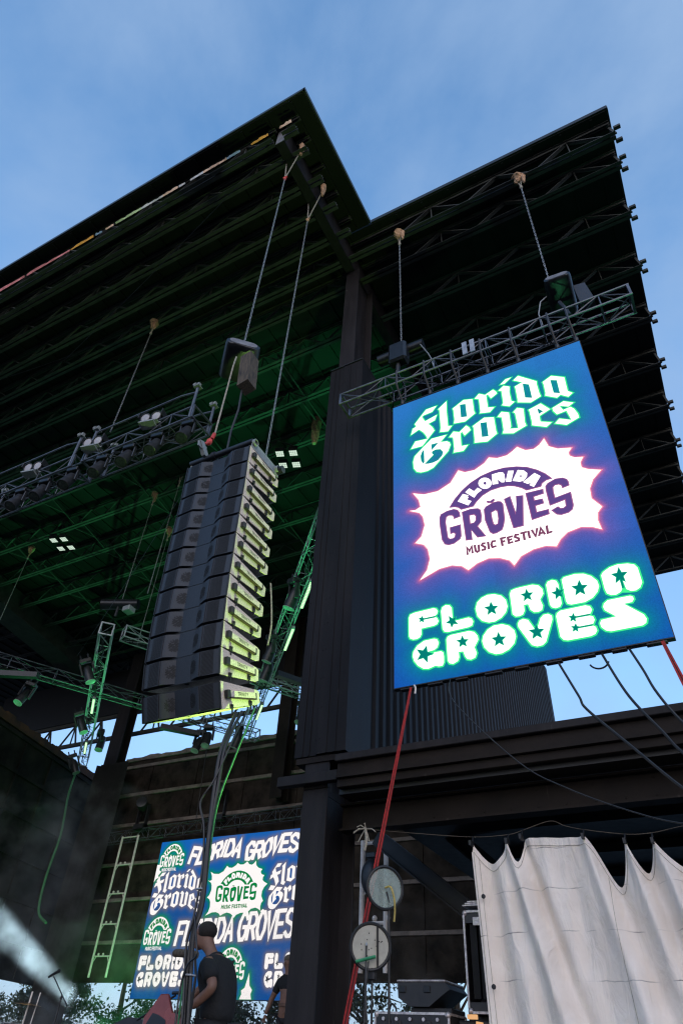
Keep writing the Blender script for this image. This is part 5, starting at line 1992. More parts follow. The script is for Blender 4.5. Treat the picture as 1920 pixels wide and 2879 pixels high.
# coloured cloth caught along the first joist
bt = thing('cloth_banner', 'torn strips of pink, orange and pale cloth caught along the first roof joist', 'cloth', (-12, 5.15, H + .2))
CL = {'pink': mat('pink_cloth', (.75, .25, .25), .9), 'orange': mat('orange_cloth', (.75, .35, .05), .9), 'pale': mat('pale_cloth', (.6, .62, .6), .9), 'green': mat('pale_green_cloth', (.45, .6, .3), .9), 'peach': mat('peach_cloth', (.8, .5, .35), .9), 'blue': mat('pale_blue_cloth', (.3, .45, .6), .9)}
segs = [(-19.5, -16.6, 'pink', .3, .08), (-16.5, -14.4, 'pink', .09, .06), (-14.35, -13.3, 'orange', .05, .12), (-13.2, -12.9, 'blue', .03, .06), (-12.75, -12.4, 'peach', .02, .1), (-12.3, -11.2, 'green', .04, .1), (-11.2, -10.3, 'pale', .1, .05),
        (-10.3, -9.7, 'peach', .04, .12), (-9.65, -9.4, 'pale', .1, .05), (-9.2, -8.7, 'pale', .05, .12), (-8.7, -7.8, 'peach', .08, .04), (-7.8, -7.3, 'blue', .03, .03), (-6.9, -6.3, 'orange', .04, .1), (-5.9, -5.5, 'peach', .04, .16)]
rg = random.Random(5)
for x0, x1, c, h0, h1 in segs:
    m = MB()
    n_ = 8
    vs = []
    for k in range(n_ + 1):
        x = x0 + (x1 - x0) * k / n_
        hh = .55 * (h0 + (h1 - h0) * math.sin(PI * .5 * k / n_)) + rg.uniform(-.012, .012)
        vs += [(x, 5.1, H + .12), (x, 5.06 + rg.uniform(-.015, .015), H + .14 + max(.02, hh))]
    vs2 = [(x, y + .006, z) for x, y, z in vs]
    nn = len(vs)
    m.add(vs + vs2, [(2 * k, 2 * k + 2, 2 * k + 3, 2 * k + 1) for k in range(n_)] + [(nn + 2 * k + 1, nn + 2 * k + 3, nn + 2 * k + 2, nn + 2 * k) for k in range(n_)])
    m.build('cloth_strip', CL[c], bt)

# ---------------------------------------------------------------- canvas curtain on a rope
CY = 10.15
rope_pts = [(-5.3, 10.3, 4.70), (-5.06, 10.2, 4.68), (-4.2, CY, 4.54), (-3.31, CY, 4.42), (-2.77, CY, 4.41), (-2.55, CY, 4.45), (-2.15, CY, 4.54), (-1.95, CY, 4.46), (-1.7, CY, 4.39), (-1.18, CY, 4.29), (-.84, CY, 4.28), (-.46, CY, 4.33), (.4, CY, 4.42), (1.6, CY, 4.7)]
cable('curtain_rope', 'thin rope stretched from the column carrying the canvas curtain', rope_pts, .0045, M['bark'], 'rope')
m = MB()
rg = random.Random(6)
for k in range(9):
    a = rg.uniform(0, 2 * PI)
    m.tube([(-5.1, 10.2, 4.7), (-5.1 + .12 * math.cos(a), 10.18, 4.68 + .1 * math.sin(a)), (-5.1 + .2 * math.cos(a), 10.16, 4.62 + .14 * math.sin(a))], .008, 4)
m.tube([(-5.09, 10.18, 4.68), (-5.06, 10.17, 4.5), (-5.09, 10.16, 4.36)], .022, 5)
o = m.build('rope_knot', M['rope'])
tag(o, 'frayed rope knot tied under the header beam by the column', 'knot')
CLIPS = [(-3.30, 4.32), (-2.77, 4.31), (-2.56, 4.35), (-1.71, 4.29), (-1.19, 4.19), (-.85, 4.17), (-.1, 4.22), (.5, 4.25), (1.2, 4.3)]
DIPS = [.27, .30, .0, .55, .36, .36, .3, .3]
cur = thing('canvas_curtain', 'pale cracked canvas curtain clipped to a rope beside the stage', 'curtain', (-2, CY, DECKZ))


def top_z(x):
    for k in range(len(CLIPS) - 1):
        (xa, za), (xb, zb) = CLIPS[k], CLIPS[k + 1]
        if xa <= x <= xb:
            t = (x - xa) / (xb - xa)
            dip = DIPS[k]
            if k == 3:       # sags unevenly, lowest towards its right
                sh = (math.sin(PI * t ** 1.5)) ** 1.1
            else:
                sh = 1 - abs(2 * t - 1) ** 1.7
            return za + (zb - za) * t - dip * sh
    return 4.2


def smoothstep(t):
    t = max(0, min(1, t))
    return t * t * (3 - 2 * t)


NX, NZ = 300, 90
xs = np.linspace(-3.32, 1.18, NX)
folds = []
rg = random.Random(8)
for (x, z), sl, amp in zip(CLIPS, (.02, .46, .40, .36, .30, .34, .1, .1, .0), (.05, .15, -.13, .12, .15, .14, .12, .12, .1)):
    folds.append((x, sl, amp))
ext = [(-3.12, .12, -.08), (-2.95, .2, .06), (-2.3, .12, .03), (-2.0, .16, -.035), (-1.5, .3, -.10), (-1.38, .12, .05), (-1.05, .2, -.10), (-.6, .28, -.1), (-.45, .3, .07), (-.3, .1, -.08), (.2, .1, -.1), (.8, .1, -.1)]
vs = []
for j in range(NZ):
    s = j / (NZ - 1)
    for i in range(NX):
        x = xs[i]
        zt = top_z(x)
        z = zt + (DECKZ + .15 - zt) * s
        drop = max(0.0, 4.25 - z)
        y = CY
        for (fx, sl, amp) in folds:
            c = fx + sl * drop * .5
            w = .06 + .045 * drop
            y -= 1.45 * amp * (0.55 + .35 * smoothstep(drop)) * math.exp(-((x - c) / w) ** 2)
        for (fx, sl, amp) in ext:
            c = fx + sl * drop * .5
            w = .08 + .05 * drop
            y -= 1.4 * amp * (.5 + .5 * smoothstep(drop / .8)) * math.exp(-((x - c) / w) ** 2)
        y += .012 * math.sin(x * 9 + z * 2.2) + .008 * math.sin(x * 23 - z * 3.1)
        xx = x + .035 * drop * (1 if x < -3.2 else .6)
        vs.append((xx, y, z))
m = MB()
fs = []
for j in range(NZ - 1):
    for i in range(NX - 1):
        a = j * NX + i
        fs.append((a, a + NX, a + NX + 1, a + 1))
m.add(vs, fs)
mc = bpy.data.materials.new('cracked_canvas')
mc.use_nodes = True
t_ = mc.node_tree
b_ = t_.nodes['Principled BSDF']
b_.inputs['Roughness'].default_value = .85
co = t_.nodes.new('ShaderNodeTexCoord')
mp = t_.nodes.new('ShaderNodeMapping')
mp.inputs['Scale'].default_value = (1, 0, 1)
n1 = t_.nodes.new('ShaderNodeTexNoise')
n1.inputs['Scale'].default_value = 2.2
n1.inputs['Detail'].default_value = 8
r1 = t_.nodes.new('ShaderNodeValToRGB')
r1.color_ramp.elements[0].color = (.76, .67, .58, 1)
r1.color_ramp.elements[0].position = .3
r1.color_ramp.elements[1].color = (.87, .80, .72, 1)
r1.color_ramp.elements[1].position = .7
wv = t_.nodes.new('ShaderNodeTexWave')
wv.wave_type = 'BANDS'
wv.bands_direction = 'Z'
wv.wave_profile = 'SAW'
wv.inputs['Scale'].default_value = .62
wv.inputs['Distortion'].default_value = 1.3
wv.inputs['Detail'].default_value = 5
wv.inputs['Detail Scale'].default_value = 1.1
wv.inputs['Detail Roughness'].default_value = .62
r2 = t_.nodes.new('ShaderNodeValToRGB')
r2.color_ramp.elements[0].position = .0
r2.color_ramp.elements[0].color = (1, 1, 1, 1)
r2.color_ramp.elements[1].position = .028
r2.color_ramp.elements[1].color = (0, 0, 0, 1)
n2 = t_.nodes.new('ShaderNodeTexNoise')
n2.inputs['Scale'].default_value = 1.9
n2.inputs['Detail'].default_value = 2
r3 = t_.nodes.new('ShaderNodeValToRGB')
r3.color_ramp.elements[0].position = .47
r3.color_ramp.elements[0].color = (0, 0, 0, 1)
r3.color_ramp.elements[1].position = .6
r3.color_ramp.elements[1].color = (1, 1, 1, 1)
mu = t_.nodes.new('ShaderNodeMath')
mu.operation = 'MULTIPLY'
mx = t_.nodes.new('ShaderNodeMixRGB')
mx.inputs[2].default_value = (.05, .045, .045, 1)
n3 = t_.nodes.new('ShaderNodeTexNoise')
n3.inputs['Scale'].default_value = 160
bp = t_.nodes.new('ShaderNodeBump')
bp.inputs['Strength'].default_value = .25
bp.inputs['Distance'].default_value = .01
lk = t_.links.new
lk(co.outputs['Object'], mp.inputs[0])
for n_ in (n1, wv, n2, n3):
    lk(mp.outputs[0], n_.inputs['Vector'])
lk(n1.outputs[0], r1.inputs[0])
lk(wv.outputs['Fac'], r2.inputs[0])
lk(n2.outputs[0], r3.inputs[0])
lk(r2.outputs[0], mu.inputs[0])
lk(r3.outputs[0], mu.inputs[1])
lk(mu.outputs[0], mx.inputs[0])
lk(r1.outputs[0], mx.inputs[1])
lk(mx.outputs[0], b_.inputs['Base Color'])
n4 = t_.nodes.new('ShaderNodeTexNoise')
n4.inputs['Scale'].default_value = 5.0
n4.inputs['Detail'].default_value = 5
n4.inputs['Distortion'].default_value = 1.2
mp2 = t_.nodes.new('ShaderNodeMapping')
mp2.inputs['Scale'].default_value = (1.6, 0, .45)
mp2.inputs['Rotation'].default_value = (0, -.25, 0)
lk(co.outputs['Object'], mp2.inputs[0])
lk(mp2.outputs[0], n4.inputs['Vector'])
bp4 = t_.nodes.new('ShaderNodeBump')
bp4.inputs['Strength'].default_value = .42
bp4.inputs['Distance'].default_value = .09
lk(n4.outputs[0], bp4.inputs['Height'])
lk(bp4.outputs[0], bp.inputs['Normal'])
lk(n3.outputs[0], bp.inputs['Height'])
lk(bp.outputs[0], b_.inputs['Normal'])
m.build('cloth', mc, cur, smooth=True)
grid_pts = vs


def on_cloth(i, j, o_=.006):
    x, y, z = grid_pts[j * NX + i]
    return (x, y - o_, z)


m = MB()
m.tube([on_cloth(i, 3) for i in range(2, NX - 2, 2)], .0035, 4)
m.tube([on_cloth(2, j) for j in range(3, NZ - 2)], .0035, 4)
m.tube([on_cloth(6, j) for j in range(3, NZ - 2)], .003, 4)
for i in (120, 205):
    m.tube([on_cloth(i, j, .004) for j in range(4, NZ - 2)], .0028, 4)
m.build('stitched_seam', M['rope'], cur)
rg = random.Random(2)
for k, (x, z) in enumerate(CLIPS[:8]):
    m = MB()
    m.box((x - .018, CY - .17, z - .05), (x + .018, CY - .02, z + .015))
    m.tube([(x, CY - .05, z + .01), (x + .004, CY, z + .1)], .013, 6)
    m.build('clip', M['black'], cur)
for (x, z) in ((-3.23, 3.62), (-3.19, 2.6)):
    m = MB()
    m.lathe([(.012, 0), (.03, .002), (.03, .012), (.012, .014)], 10, Matrix.Translation((x + .05, CY - .1, z)) @ Matrix.Rotation(R(90), 4, 'X'))
    m.build('eyelet', M['black'], cur)

# ---------------------------------------------------------------- flight cases and boards at the side of the stage


def road_case(label, x0, x1, y0, y1, z0, z1, openfront=False):
    t = thing('flight_case', label, 'flight case', ((x0 + x1) / 2, (y0 + y1) / 2, z0), 'flight cases beside the stage')
    m = MB()
    if openfront:
        m.box((x0 + .02, y1 - .03, z0 + .02), (x1 - .02, y1 - .01, z1 - .02))
        m.box((x0 + .012, y0 + .02, z0 + .02), (x0 + .03, y1 - .02, z1 - .02))
        m.box((x1 - .03, y0 + .02, z0 + .02), (x1 - .012, y1 - .02, z1 - .02))
        m.box((x0 + .03, y0 + .02, z1 - .16), (x1 - .03, y1 - .03, z1 - .012))
        m.box((x0 + .03, y0 + .02, z0 + .012), (x1 - .03, y1 - .03, z0 + .13))
    else:
        m.bbox((x0 + .01, y0 + .01, z0 + .01), (x1 - .01, y1 - .01, z1 - .01), .01)
    m.build('body', M['case'], t)
    m = MB()
    w = .028
    for x in (x0, x1 - w):
        for y in (y0, y1 - w):
            m.box((x, y, z0 + .06), (x + w, y + w, z1 - .06))
    for z in (z0, z1 - w):
        for y in (y0, y1 - w):
            m.box((x0 + .06, y, z), (x1 - .06, y + w, z + w))
        for x in (x0, x1 - w):
            m.box((x, y0 + .06, z), (x + w, y1 - .06, z + w))
    m.build('edging', M['casealu'], t)
    for x in (x0, x1):
        for y in (y0, y1):
            for z in (z0, z1):
                m = MB()
                m.ball((x + (.03 if x == x0 else -.03), y + (.03 if y == y0 else -.03), z + (.03 if z == z0 else -.03)), .042, 8, 6)
                m.build('corner_ball', M['casealu'], t, smooth=True)
    for k in (.3, .7):
        m = MB()
        xx = x0 + (x1 - x0) * k
        m.bbox((xx - .07, y0 - .014, z1 - .2), (xx + .07, y0 + .008, z1 - .09), .006)
        m.box((xx - .03, y0 - .024, z1 - .18), (xx + .03, y0 - .0145, z1 - .12))
        m.build('latch', M['casealu'] if openfront else M['case'], t)
    return t


rk = road_case('tall open rack case with scuffed white edges behind the curtain edge', -3.80, -3.05, 10.9, 11.6, 2.38, 3.62, True)
m = MB()
m.box((-3.72, 10.96, 2.55), (-3.62, 10.98, 3.45))
m.box((-3.60, 10.99, 2.55), (-3.14, 11.01, 3.42))
m.build('rack_panel', M['dark'], rk)
m = MB()
m.box((-3.56, 10.975, 2.75), (-3.2, 10.988, 3.25))
m.box((-3.54, 10.965, 2.95), (-3.4, 10.974, 3.05))
m.build('rack_unit', M['motor'], rk)
m = MB()
for k in range(5):
    m.box((-3.50 + k * .06, 10.968, 2.60), (-3.47 + k * .06, 10.974, 2.62))
    m.box((-3.50 + k * .06, 10.968, 2.66), (-3.47 + k * .06, 10.974, 2.68))
m.build('indicator', emit('rack_indicator', (.9, .8, .3), .7), rk)
m = MB()
m.box((-3.76, 10.99, 2.412), (-3.10, 11.0, 2.50))
m.box((-3.76, 10.99, 3.48), (-3.10, 11.0, 3.59))
m.build('front_rail', M['casealu'], rk)
for k, (a, b) in enumerate(((-3.78, -3.2), (-3.74, -3.12), (-3.70, -3.1))):
    m = MB()
    m.bbox((a, 10.85, 3.667 + k * .024), (b, 11.5, 3.686 + k * .024), .004)
    o = m.build('flat_board', M['casealu'])
    tag(o, ('lowest', 'middle', 'topmost')[k] + ' flat grey board stacked on the tall rack case', 'board', 'boards on the rack case')
m = MB()
m.bbox((-3.42, 11.1, 3.76), (-3.2, 11.14, 4.1), .005)
o = m.build('plywood_offcut', M['tan'])
tag(o, 'tan plywood offcut standing on the boards by the curtain edge', 'board')

t = thing('flight_case', 'black equipment case with silver rim overhanging a stand', 'flight case', (-4.4, 11, 2.55), 'flight cases beside the stage')
m = MB()
m.prism([(-4.80, 2.72), (-4.07, 2.72), (-4.0, 2.64), (-4.07, 2.60), (-4.32, 2.44), (-4.62, 2.44), (-4.79, 2.54)], 10.75, 11.5, 'xz')
m.build('body', M['case'], t)
m = MB()
m.bbox((-4.81, 10.73, 2.722), (-4.06, 11.52, 2.752), .012)
m.build('rim', M['casealu'], t)
for x in (-4.72, -4.34):
    m = MB()
    m.bbox((x - .05, 10.728, 2.6), (x + .05, 10.748, 2.68), .006)
    m.build('latch', M['motor'], t)
m = MB()
m.bbox((-4.64, 10.85, 2.372), (-4.02, 11.4, 2.438), .01)
m.bbox((-4.6, 10.9, 1.9), (-4.1, 11.35, 2.37), .01)
o = m.build('equipment_stand', M['case'])
tag(o, 'dark stand carrying the black equipment case with silver rim', 'stand')
lc = road_case('long low case with silver edge at the bottom between the discs and curtain', -5.05, -3.93, 10.5, 11.2, 1.75, 2.36)
m = MB()
for k in range(5):
    x = -4.9 + k * .2
    m.tube([(x, 10.495, 2.28), (x, 10.478, 2.28)], .022, 10)
m.build('knob', M['casealu'], lc)
cable('case_cable', 'black cable coil on the long low case with silver edge', [(-4.86, 10.6, 2.38), (-4.8, 10.55, 2.45), (-4.74, 10.56, 2.4), (-4.72, 10.5, 2.3), (-4.76, 10.48, 2.15), (-4.84, 10.55, 2.4)], .014, M['rubber'])
m = MB()
m.bbox((-3.92, 10.8, 1.6), (-3.3, 11.6, 2.3), .02)
m.bbox((-3.98, 11.4, 2.305), (-3.35, 11.9, 2.6), .03)
o = m.build('wrapped_crate', M['case'])
tag(o, 'dark wrapped crate below the tall rack case', 'crate')
m = MB()
m.box((-3.75, 10.7, 2.31), (-3.62, 10.76, 2.36))
m.tube([(-3.60, 10.7, 2.1), (-3.58, 10.7, 2.28)], .05, 8)
o = m.build('bulb_lamp', emit('warm_lamp', (1.0, .55, .25), .8))
tag(o, 'small warm glowing lamp under the tall rack case', 'lamp')

# round discs on stands
gl = bpy.data.materials.new('smoked_clear_plastic')
gl.use_nodes = True
tn = gl.node_tree
pb = tn.nodes['Principled BSDF']
pb.inputs['Base Color'].default_value = (.5, .6, .55, 1)
pb.inputs['Roughness'].default_value = .12
tr = tn.nodes.new('ShaderNodeBsdfTransparent')
tr.inputs[0].default_value = (.7, .78, .74, 1)
mxs = tn.nodes.new('ShaderNodeMixShader')
nz = tn.nodes.new('ShaderNodeTexNoise')
nz.inputs['Scale'].default_value = 4
mrr = tn.nodes.new('ShaderNodeMapRange')
mrr.inputs['To Min'].default_value = .15
mrr.inputs['To Max'].default_value = .5
tn.links.new(nz.outputs[0], mrr.inputs[0])
tn.links.new(mrr.outputs[0], mxs.inputs[0])
tn.links.new(tr.outputs[0], mxs.inputs[1])
tn.links.new(pb.outputs[0], mxs.inputs[2])
tn.links.new(mxs.outputs[0], tn.nodes['Material Output'].inputs[0])


def round_disc(label, c, r, rz, rx, mtl):
    t = thing('round_disc', label, 'disc', c, 'round discs on stands')
    Md = Matrix.Translation(c) @ Matrix.Rotation(rz, 4, 'Z') @ Matrix.Rotation(rx, 4, 'X') @ Matrix.Rotation(R(90), 4, 'X')
    m = MB()
    m.lathe([(.001, -.004), (r - .012, -.004), (r - .012, .004), (.001, .004)], 36, Md)
    m.build('face', mtl, t, smooth=True)
    m = MB()
    ringp = [Md @ Vector((r * math.cos(a), r * math.sin(a), 0)) for a in [2 * PI * k / 36 for k in range(36)]]
    m.tube(ringp, .02, 8, closed=True)
    m.build('rim', M['black'], t, smooth=True)
    return t, Md


t, Md = round_disc('smoky see through round disc with black rim and yellow cable', (-3.96, 8.5, 3.46), .235, R(46), R(4), gl)
m = MB()
m.tube(smooth_path([Md @ Vector((0, 0, .02)), Md @ Vector((.04, .0, .1)), Md @ Vector((.08, -.12, .12)), Md @ Vector((.1, -.24, .1)), Md @ Vector((.1, -.36, .08))]), .012, 6)
m.build('tube_arm', mat('yellow_tube', (.4, .3, .08), .5), t)
m = MB()
m.tube([(-3.93, 8.56, 3.25), (-3.93, 8.56, DECKZ + .02)], .016, 8)
m.tube([(-3.93, 8.56, 3.3), (-3.95, 8.52, 3.42)], .014, 8)
m.lathe([(.22, 0), (.22, .02), (.03, .03)], 16, Matrix.Translation((-3.93, 8.56, DECKZ + .003)))
m.build('stand', M['black'], t)
t, Md = round_disc('cream round disc with black rim, spots and a green handle', (-4.11, 8.42, 2.83), .235, R(28), R(6), M['disc'])
m = MB()
rg = random.Random(12)
for k in range(13):
    a, rr = rg.uniform(0, 2 * PI), rg.uniform(.02, .16)
    m.lathe([(.001, 0), (.007, 0), (.007, .002), (.001, .002)], 7, Md @ Matrix.Translation((rr * math.cos(a), rr * math.sin(a), .0045)))
m.build('spot', M['dark'], t)
m = MB()
m.tube([Md @ Vector((.08, .2, .02)), Md @ Vector((.09, -.2, .02))], .012, 6)
m.build('bar', M['black'], t)
m = MB()
m.tube([Md @ Vector((-.05, .03, .01)), Md @ Vector((-.05, .0, .04))], .012, 8)
m.build('socket', M['alu'], t)
m = MB()
m.tube([Md @ Vector((-.17, -.16, .06)), Md @ Vector((-.02, -.12, .07)), Md @ Vector((.06, -.10, .06))], .018, 8)
m.build('handle', mat('green_plastic', (.02, .2, .08), .4), t)
m = MB()
m.tube(smooth_path([Md @ Vector((-.05, .0, .04)), Md @ Vector((-.05, -.2, .06)), Vector((-4.1, 8.3, 2.3)), Vector((-4.04, 8.3, 1.8)), Vector((-4.0, 8.3, 1.2))]), .01, 6)
m.tube(smooth_path([Md @ Vector((-.02, -.15, .05)), Vector((-4.12, 8.32, 2.3)), Vector((-4.1, 8.3, 1.8)), Vector((-4.05, 8.3, 1.2))]), .008, 6)
m.build('lead', M['rubber'], t)
m = MB()
m.tube([(-4.1, 8.46, 2.62), (-4.1, 8.46, DECKZ + .02)], .014, 8)
m.bbox((-4.14, 8.42, 2.5), (-4.06, 8.5, 2.58), .01)
m.lathe([(.22, 0), (.22, .02), (.03, .03)], 16, Matrix.Translation((-4.1, 8.46, DECKZ + .003)))
m.build('stand', M['black'], t)
t = thing('stage_monitor', 'dim oval black fixture hanging on the short white ladder truss', 'fixture', (-6.8, 13.9, 4.9))
m = MB()
m.ball((-6.78, 13.85, 4.85), (.22, .16, .34), 14, 10)
m.build('body', M['fixture'], t, smooth=True)
m = MB()
m.bbox((-6.9, 13.8, 5.2), (-6.66, 13.95, 5.32), .02)
m.build('bracket', M['motor'], t)

# two round fixtures on the back wall truss
for x, z, lab in ((-27.8, 12.3, 'dark moving light standing on the back truss at the left'), (-22.6, 12.5, 'dark moving light standing on the back truss behind the speaker cables')):
    t = thing('moving_light', lab, 'stage light', (x, 28.4, 11.4), 'dark lights on the back truss')
    m = MB()
    m.lathe([(.05, -.35), (.25, -.3), (.3, 0), (.3, .35), (.2, .38)], 14, Matrix.Translation((x, 28.2, z + .2)) @ Matrix.Rotation(R(75), 4, 'X') @ Matrix.Rotation(R(25), 4, 'Y'))
    m.build('head', M['fixture'], t, smooth=True)
    m = MB()
    m.box((x - .35, 28.3, 11.4), (x - .27, 28.5, z + .3))
    m.box((x + .27, 28.3, 11.4), (x + .35, 28.5, z + .3))
    m.box((x - .35, 28.2, 11.3), (x + .35, 28.6, 11.55))
    m.build('yoke', M['fixture'], t)


# ---------------------------------------------------------------- stands, cymbal, small stage gear
t = thing('boom_stand', 'black microphone boom stand at the lower left in the light beam', 'microphone stand', (-12.82, 12, DECKZ))
m = MB()
m.tube([(-13.2, 12, 2.95), (-12.6, 12, 2.46)], .012, 6)
m.tube([(-12.82, 12, 2.6), (-12.84, 12, DECKZ + .15)], .016, 6)
for a in (0, 120, 240):
    m.tube([(-12.84, 12, DECKZ + .16), (-12.84 + .32 * math.cos(R(a)), 12 + .32 * math.sin(R(a)), DECKZ + .012)], .011, 6)
m.ball((-12.82, 12, 2.6), .03, 8, 5)
m.build('stand', M['black'], t)
m = MB()
m.tube([(-13.34, 12, 2.94), (-13.1, 12, 3.04)], .022, 8, .03)
m.ball((-13.09, 12, 3.045), .036, 8, 6)
m.build('microphone', M['black'], t)
t = thing('cymbal_stand', 'brass cymbal on a pale stand at the lower left edge', 'cymbal stand', (-22.9, 20, DECKZ))
m = MB()
m.lathe([(.01, .05), (.09, .04), (.3, .012), (.44, 0), (.44, -.006), (.01, .03)], 24, Matrix.Translation((-22.85, 20, 3.05)) @ Matrix.Rotation(R(4), 4, 'Y'))
m.build('cymbal', M['brass'], t, smooth=True)
m = MB()
m.tube([(-22.82, 20, 3.42), (-22.88, 20, 2.2), (-22.95, 20, DECKZ + .02)], .03, 6)
m.tube([(-22.53, 20.1, 3.4), (-22.62, 20.1, 2.3), (-22.7, 20.1, DECKZ + .02)], .022, 6)
m.build('stand', M['white'], t)
for k, (x, y, z, r_, lab) in enumerate(((-23.9, 20.4, 2.15, .3, 'dark drum with shiny rim left of the cymbal stand'), (-23.1, 20.8, 2.1, .22, 'smaller dark drum behind the cymbal stand'))):
    t = thing('drum', lab, 'drum', (x, y, DECKZ), 'drums at the lower left')
    m = MB()
    m.lathe([(r_, 0), (r_, .4), (r_ - .01, .41), (.001, .41)], 20, Matrix.Translation((x, y, z)))
    m.build('shell', M['case'], t, smooth=True)
    m = MB()
    for zz in (.02, .4):
        m.tube([(x + (r_ + .012) * math.cos(a), y + (r_ + .012) * math.sin(a), z + zz) for a in [2 * PI * i / 20 for i in range(20)]], .018, 6, closed=True)
    for i in range(8):
        a = 2 * PI * i / 8
        m.tube([(x + (r_ + .02) * math.cos(a), y + (r_ + .02) * math.sin(a), z + .02), (x + (r_ + .02) * math.cos(a), y + (r_ + .02) * math.sin(a), z + .4)], .012, 5)
    m.build('hoop', M['alu'], t)
    m = MB()
    for a in (30, 150, 270):
        m.tube([(x, y, z), (x + .35 * math.cos(R(a)), y + .35 * math.sin(R(a)), DECKZ + .012)], .015, 5)
    m.build('leg', M['alu'], t)
t = thing('boom_stand', 'slanting microphone boom with red tape left of the guitarist', 'microphone stand', (-6.2, 7.2, DECKZ))
m = MB()
m.tube([(-6.42, 7.2, 2.0), (-5.93, 7.2, 2.23)], .011, 6)
m.tube([(-6.2, 7.2, 2.1), (-6.22, 7.2, DECKZ + .15)], .014, 6)
for a in (20, 140, 260):
    m.tube([(-6.22, 7.2, DECKZ + .16), (-6.22 + .3 * math.cos(R(a)), 7.2 + .3 * math.sin(R(a)), DECKZ + .012)], .011, 6)
m.build('stand', M['black'], t)
m = MB()
m.bbox((-6.17, 7.17, 2.07), (-6.09, 7.21, 2.12), .006)
m.build('tape', M['red'], t)
m = MB()
m.tube([(-5.98, 7.2, 2.25), (-5.84, 7.2, 2.255)], .016, 8)
m.build('microphone', M['black'], t)
t = thing('microphone', 'large dark microphone pointing left beside the guitarist chest', 'microphone', (-5.1, 6.22, 2.48))
m = MB()
m.tube([(-5.2, 6.2, 2.485), (-5.17, 6.2, 2.487), (-5.0, 6.2, 2.475), (-4.93, 6.2, 2.465)], .035, 12)
m.ball((-5.2, 6.2, 2.485), (.035, .034, .034), 10, 6)
m.build('body', M['bagwood'], t, smooth=True)
m = MB()
m.tube([(-4.95, 6.2, 2.46), (-4.9, 6.2, 2.3), (-4.88, 6.2, DECKZ + .02)], .013, 6)
m.lathe([(.16, 0), (.16, .02), (.03, .03)], 14, Matrix.Translation((-4.88, 6.2, DECKZ + .003)))
m.build('stand', M['black'], t)
t = thing('keyboard', 'dark keyboard wedge at the bottom edge left of the guitarist', 'keyboard', (-8.0, 9, 1.9))
m = MB()
m.prism([(-8.45, 2.02), (-8.1, 2.13), (-7.72, 2.09), (-7.75, 2.0), (-8.4, 1.95)], 8.9, 9.5, 'xz')
m.build('body', M['case'], t)
m = MB()
for s in (-1, 1):
    m.tube([(-8.1 - s * .35, 9.2, 1.95), (-8.1 + s * .35, 9.2, DECKZ + .02)], .02, 6)
m.build('stand', M['alu'], t)
m = MB()
m.bbox((-7.66, 9.1, 2.075), (-7.47, 9.3, 2.18), .01)
o = m.build('small_monitor', M['grid'])
tag(o, 'small pale grey box beside the dark keyboard wedge', 'box')
m = MB()
m.bbox((-7.7, 9.05, 2.03), (-7.42, 9.35, 2.07), .006)
m.tube([(-7.56, 9.2, 2.03), (-7.56, 9.2, DECKZ + .02)], .02, 6)
m.lathe([(.2, 0), (.2, .02), (.03, .03)], 14, Matrix.Translation((-7.56, 9.2, DECKZ + .003)))
o = m.build('small_table', M['alu'])
tag(o, 'narrow metal stand table under the pale grey box', 'table')

# ---------------------------------------------------------------- people


def skin(name, nodes, edges, mtl, parent, sub=2, root=0):
    """one continuous surface grown round connected joints: nodes = [(x, y, z, rx, ry)]"""
    me = bpy.data.meshes.new(name + '_joints')
    off = OFF.get(parent.name, Vector((0, 0, 0))) if parent else Vector((0, 0, 0))
    me.from_pydata([tuple(Vector(n[:3]) - off) for n in nodes], edges, [])
    o = bpy.data.objects.new(name, me)
    col.objects.link(o)
    md = o.modifiers.new('skin', 'SKIN')
    md.use_smooth_shade = True
    sv = me.skin_vertices[0].data
    for i, n in enumerate(nodes):
        sv[i].radius = (n[3], n[4] if len(n) > 4 else n[3])
        sv[i].use_root = (i == root)
    ss = o.modifiers.new('sub', 'SUBSURF')
    ss.levels = sub
    ss.render_levels = sub
    bpy.context.view_layer.update()
    dg = bpy.context.evaluated_depsgraph_get()
    new = bpy.data.meshes.new_from_object(o.evaluated_get(dg))
    o.modifiers.clear()
    o.data = new
    new.name = name
    new.materials.clear()
    new.materials.append(mtl)
    new.polygons.foreach_set('use_smooth', [True] * len(new.polygons))
    if parent:
        o.parent = parent
        OFF[o.name] = off
    return o


man = thing('person', 'short haired man in a black T shirt bent over a guitar before the wide screen', 'person', (-4.95, 6.6, DECKZ))
Y0 = 6.62
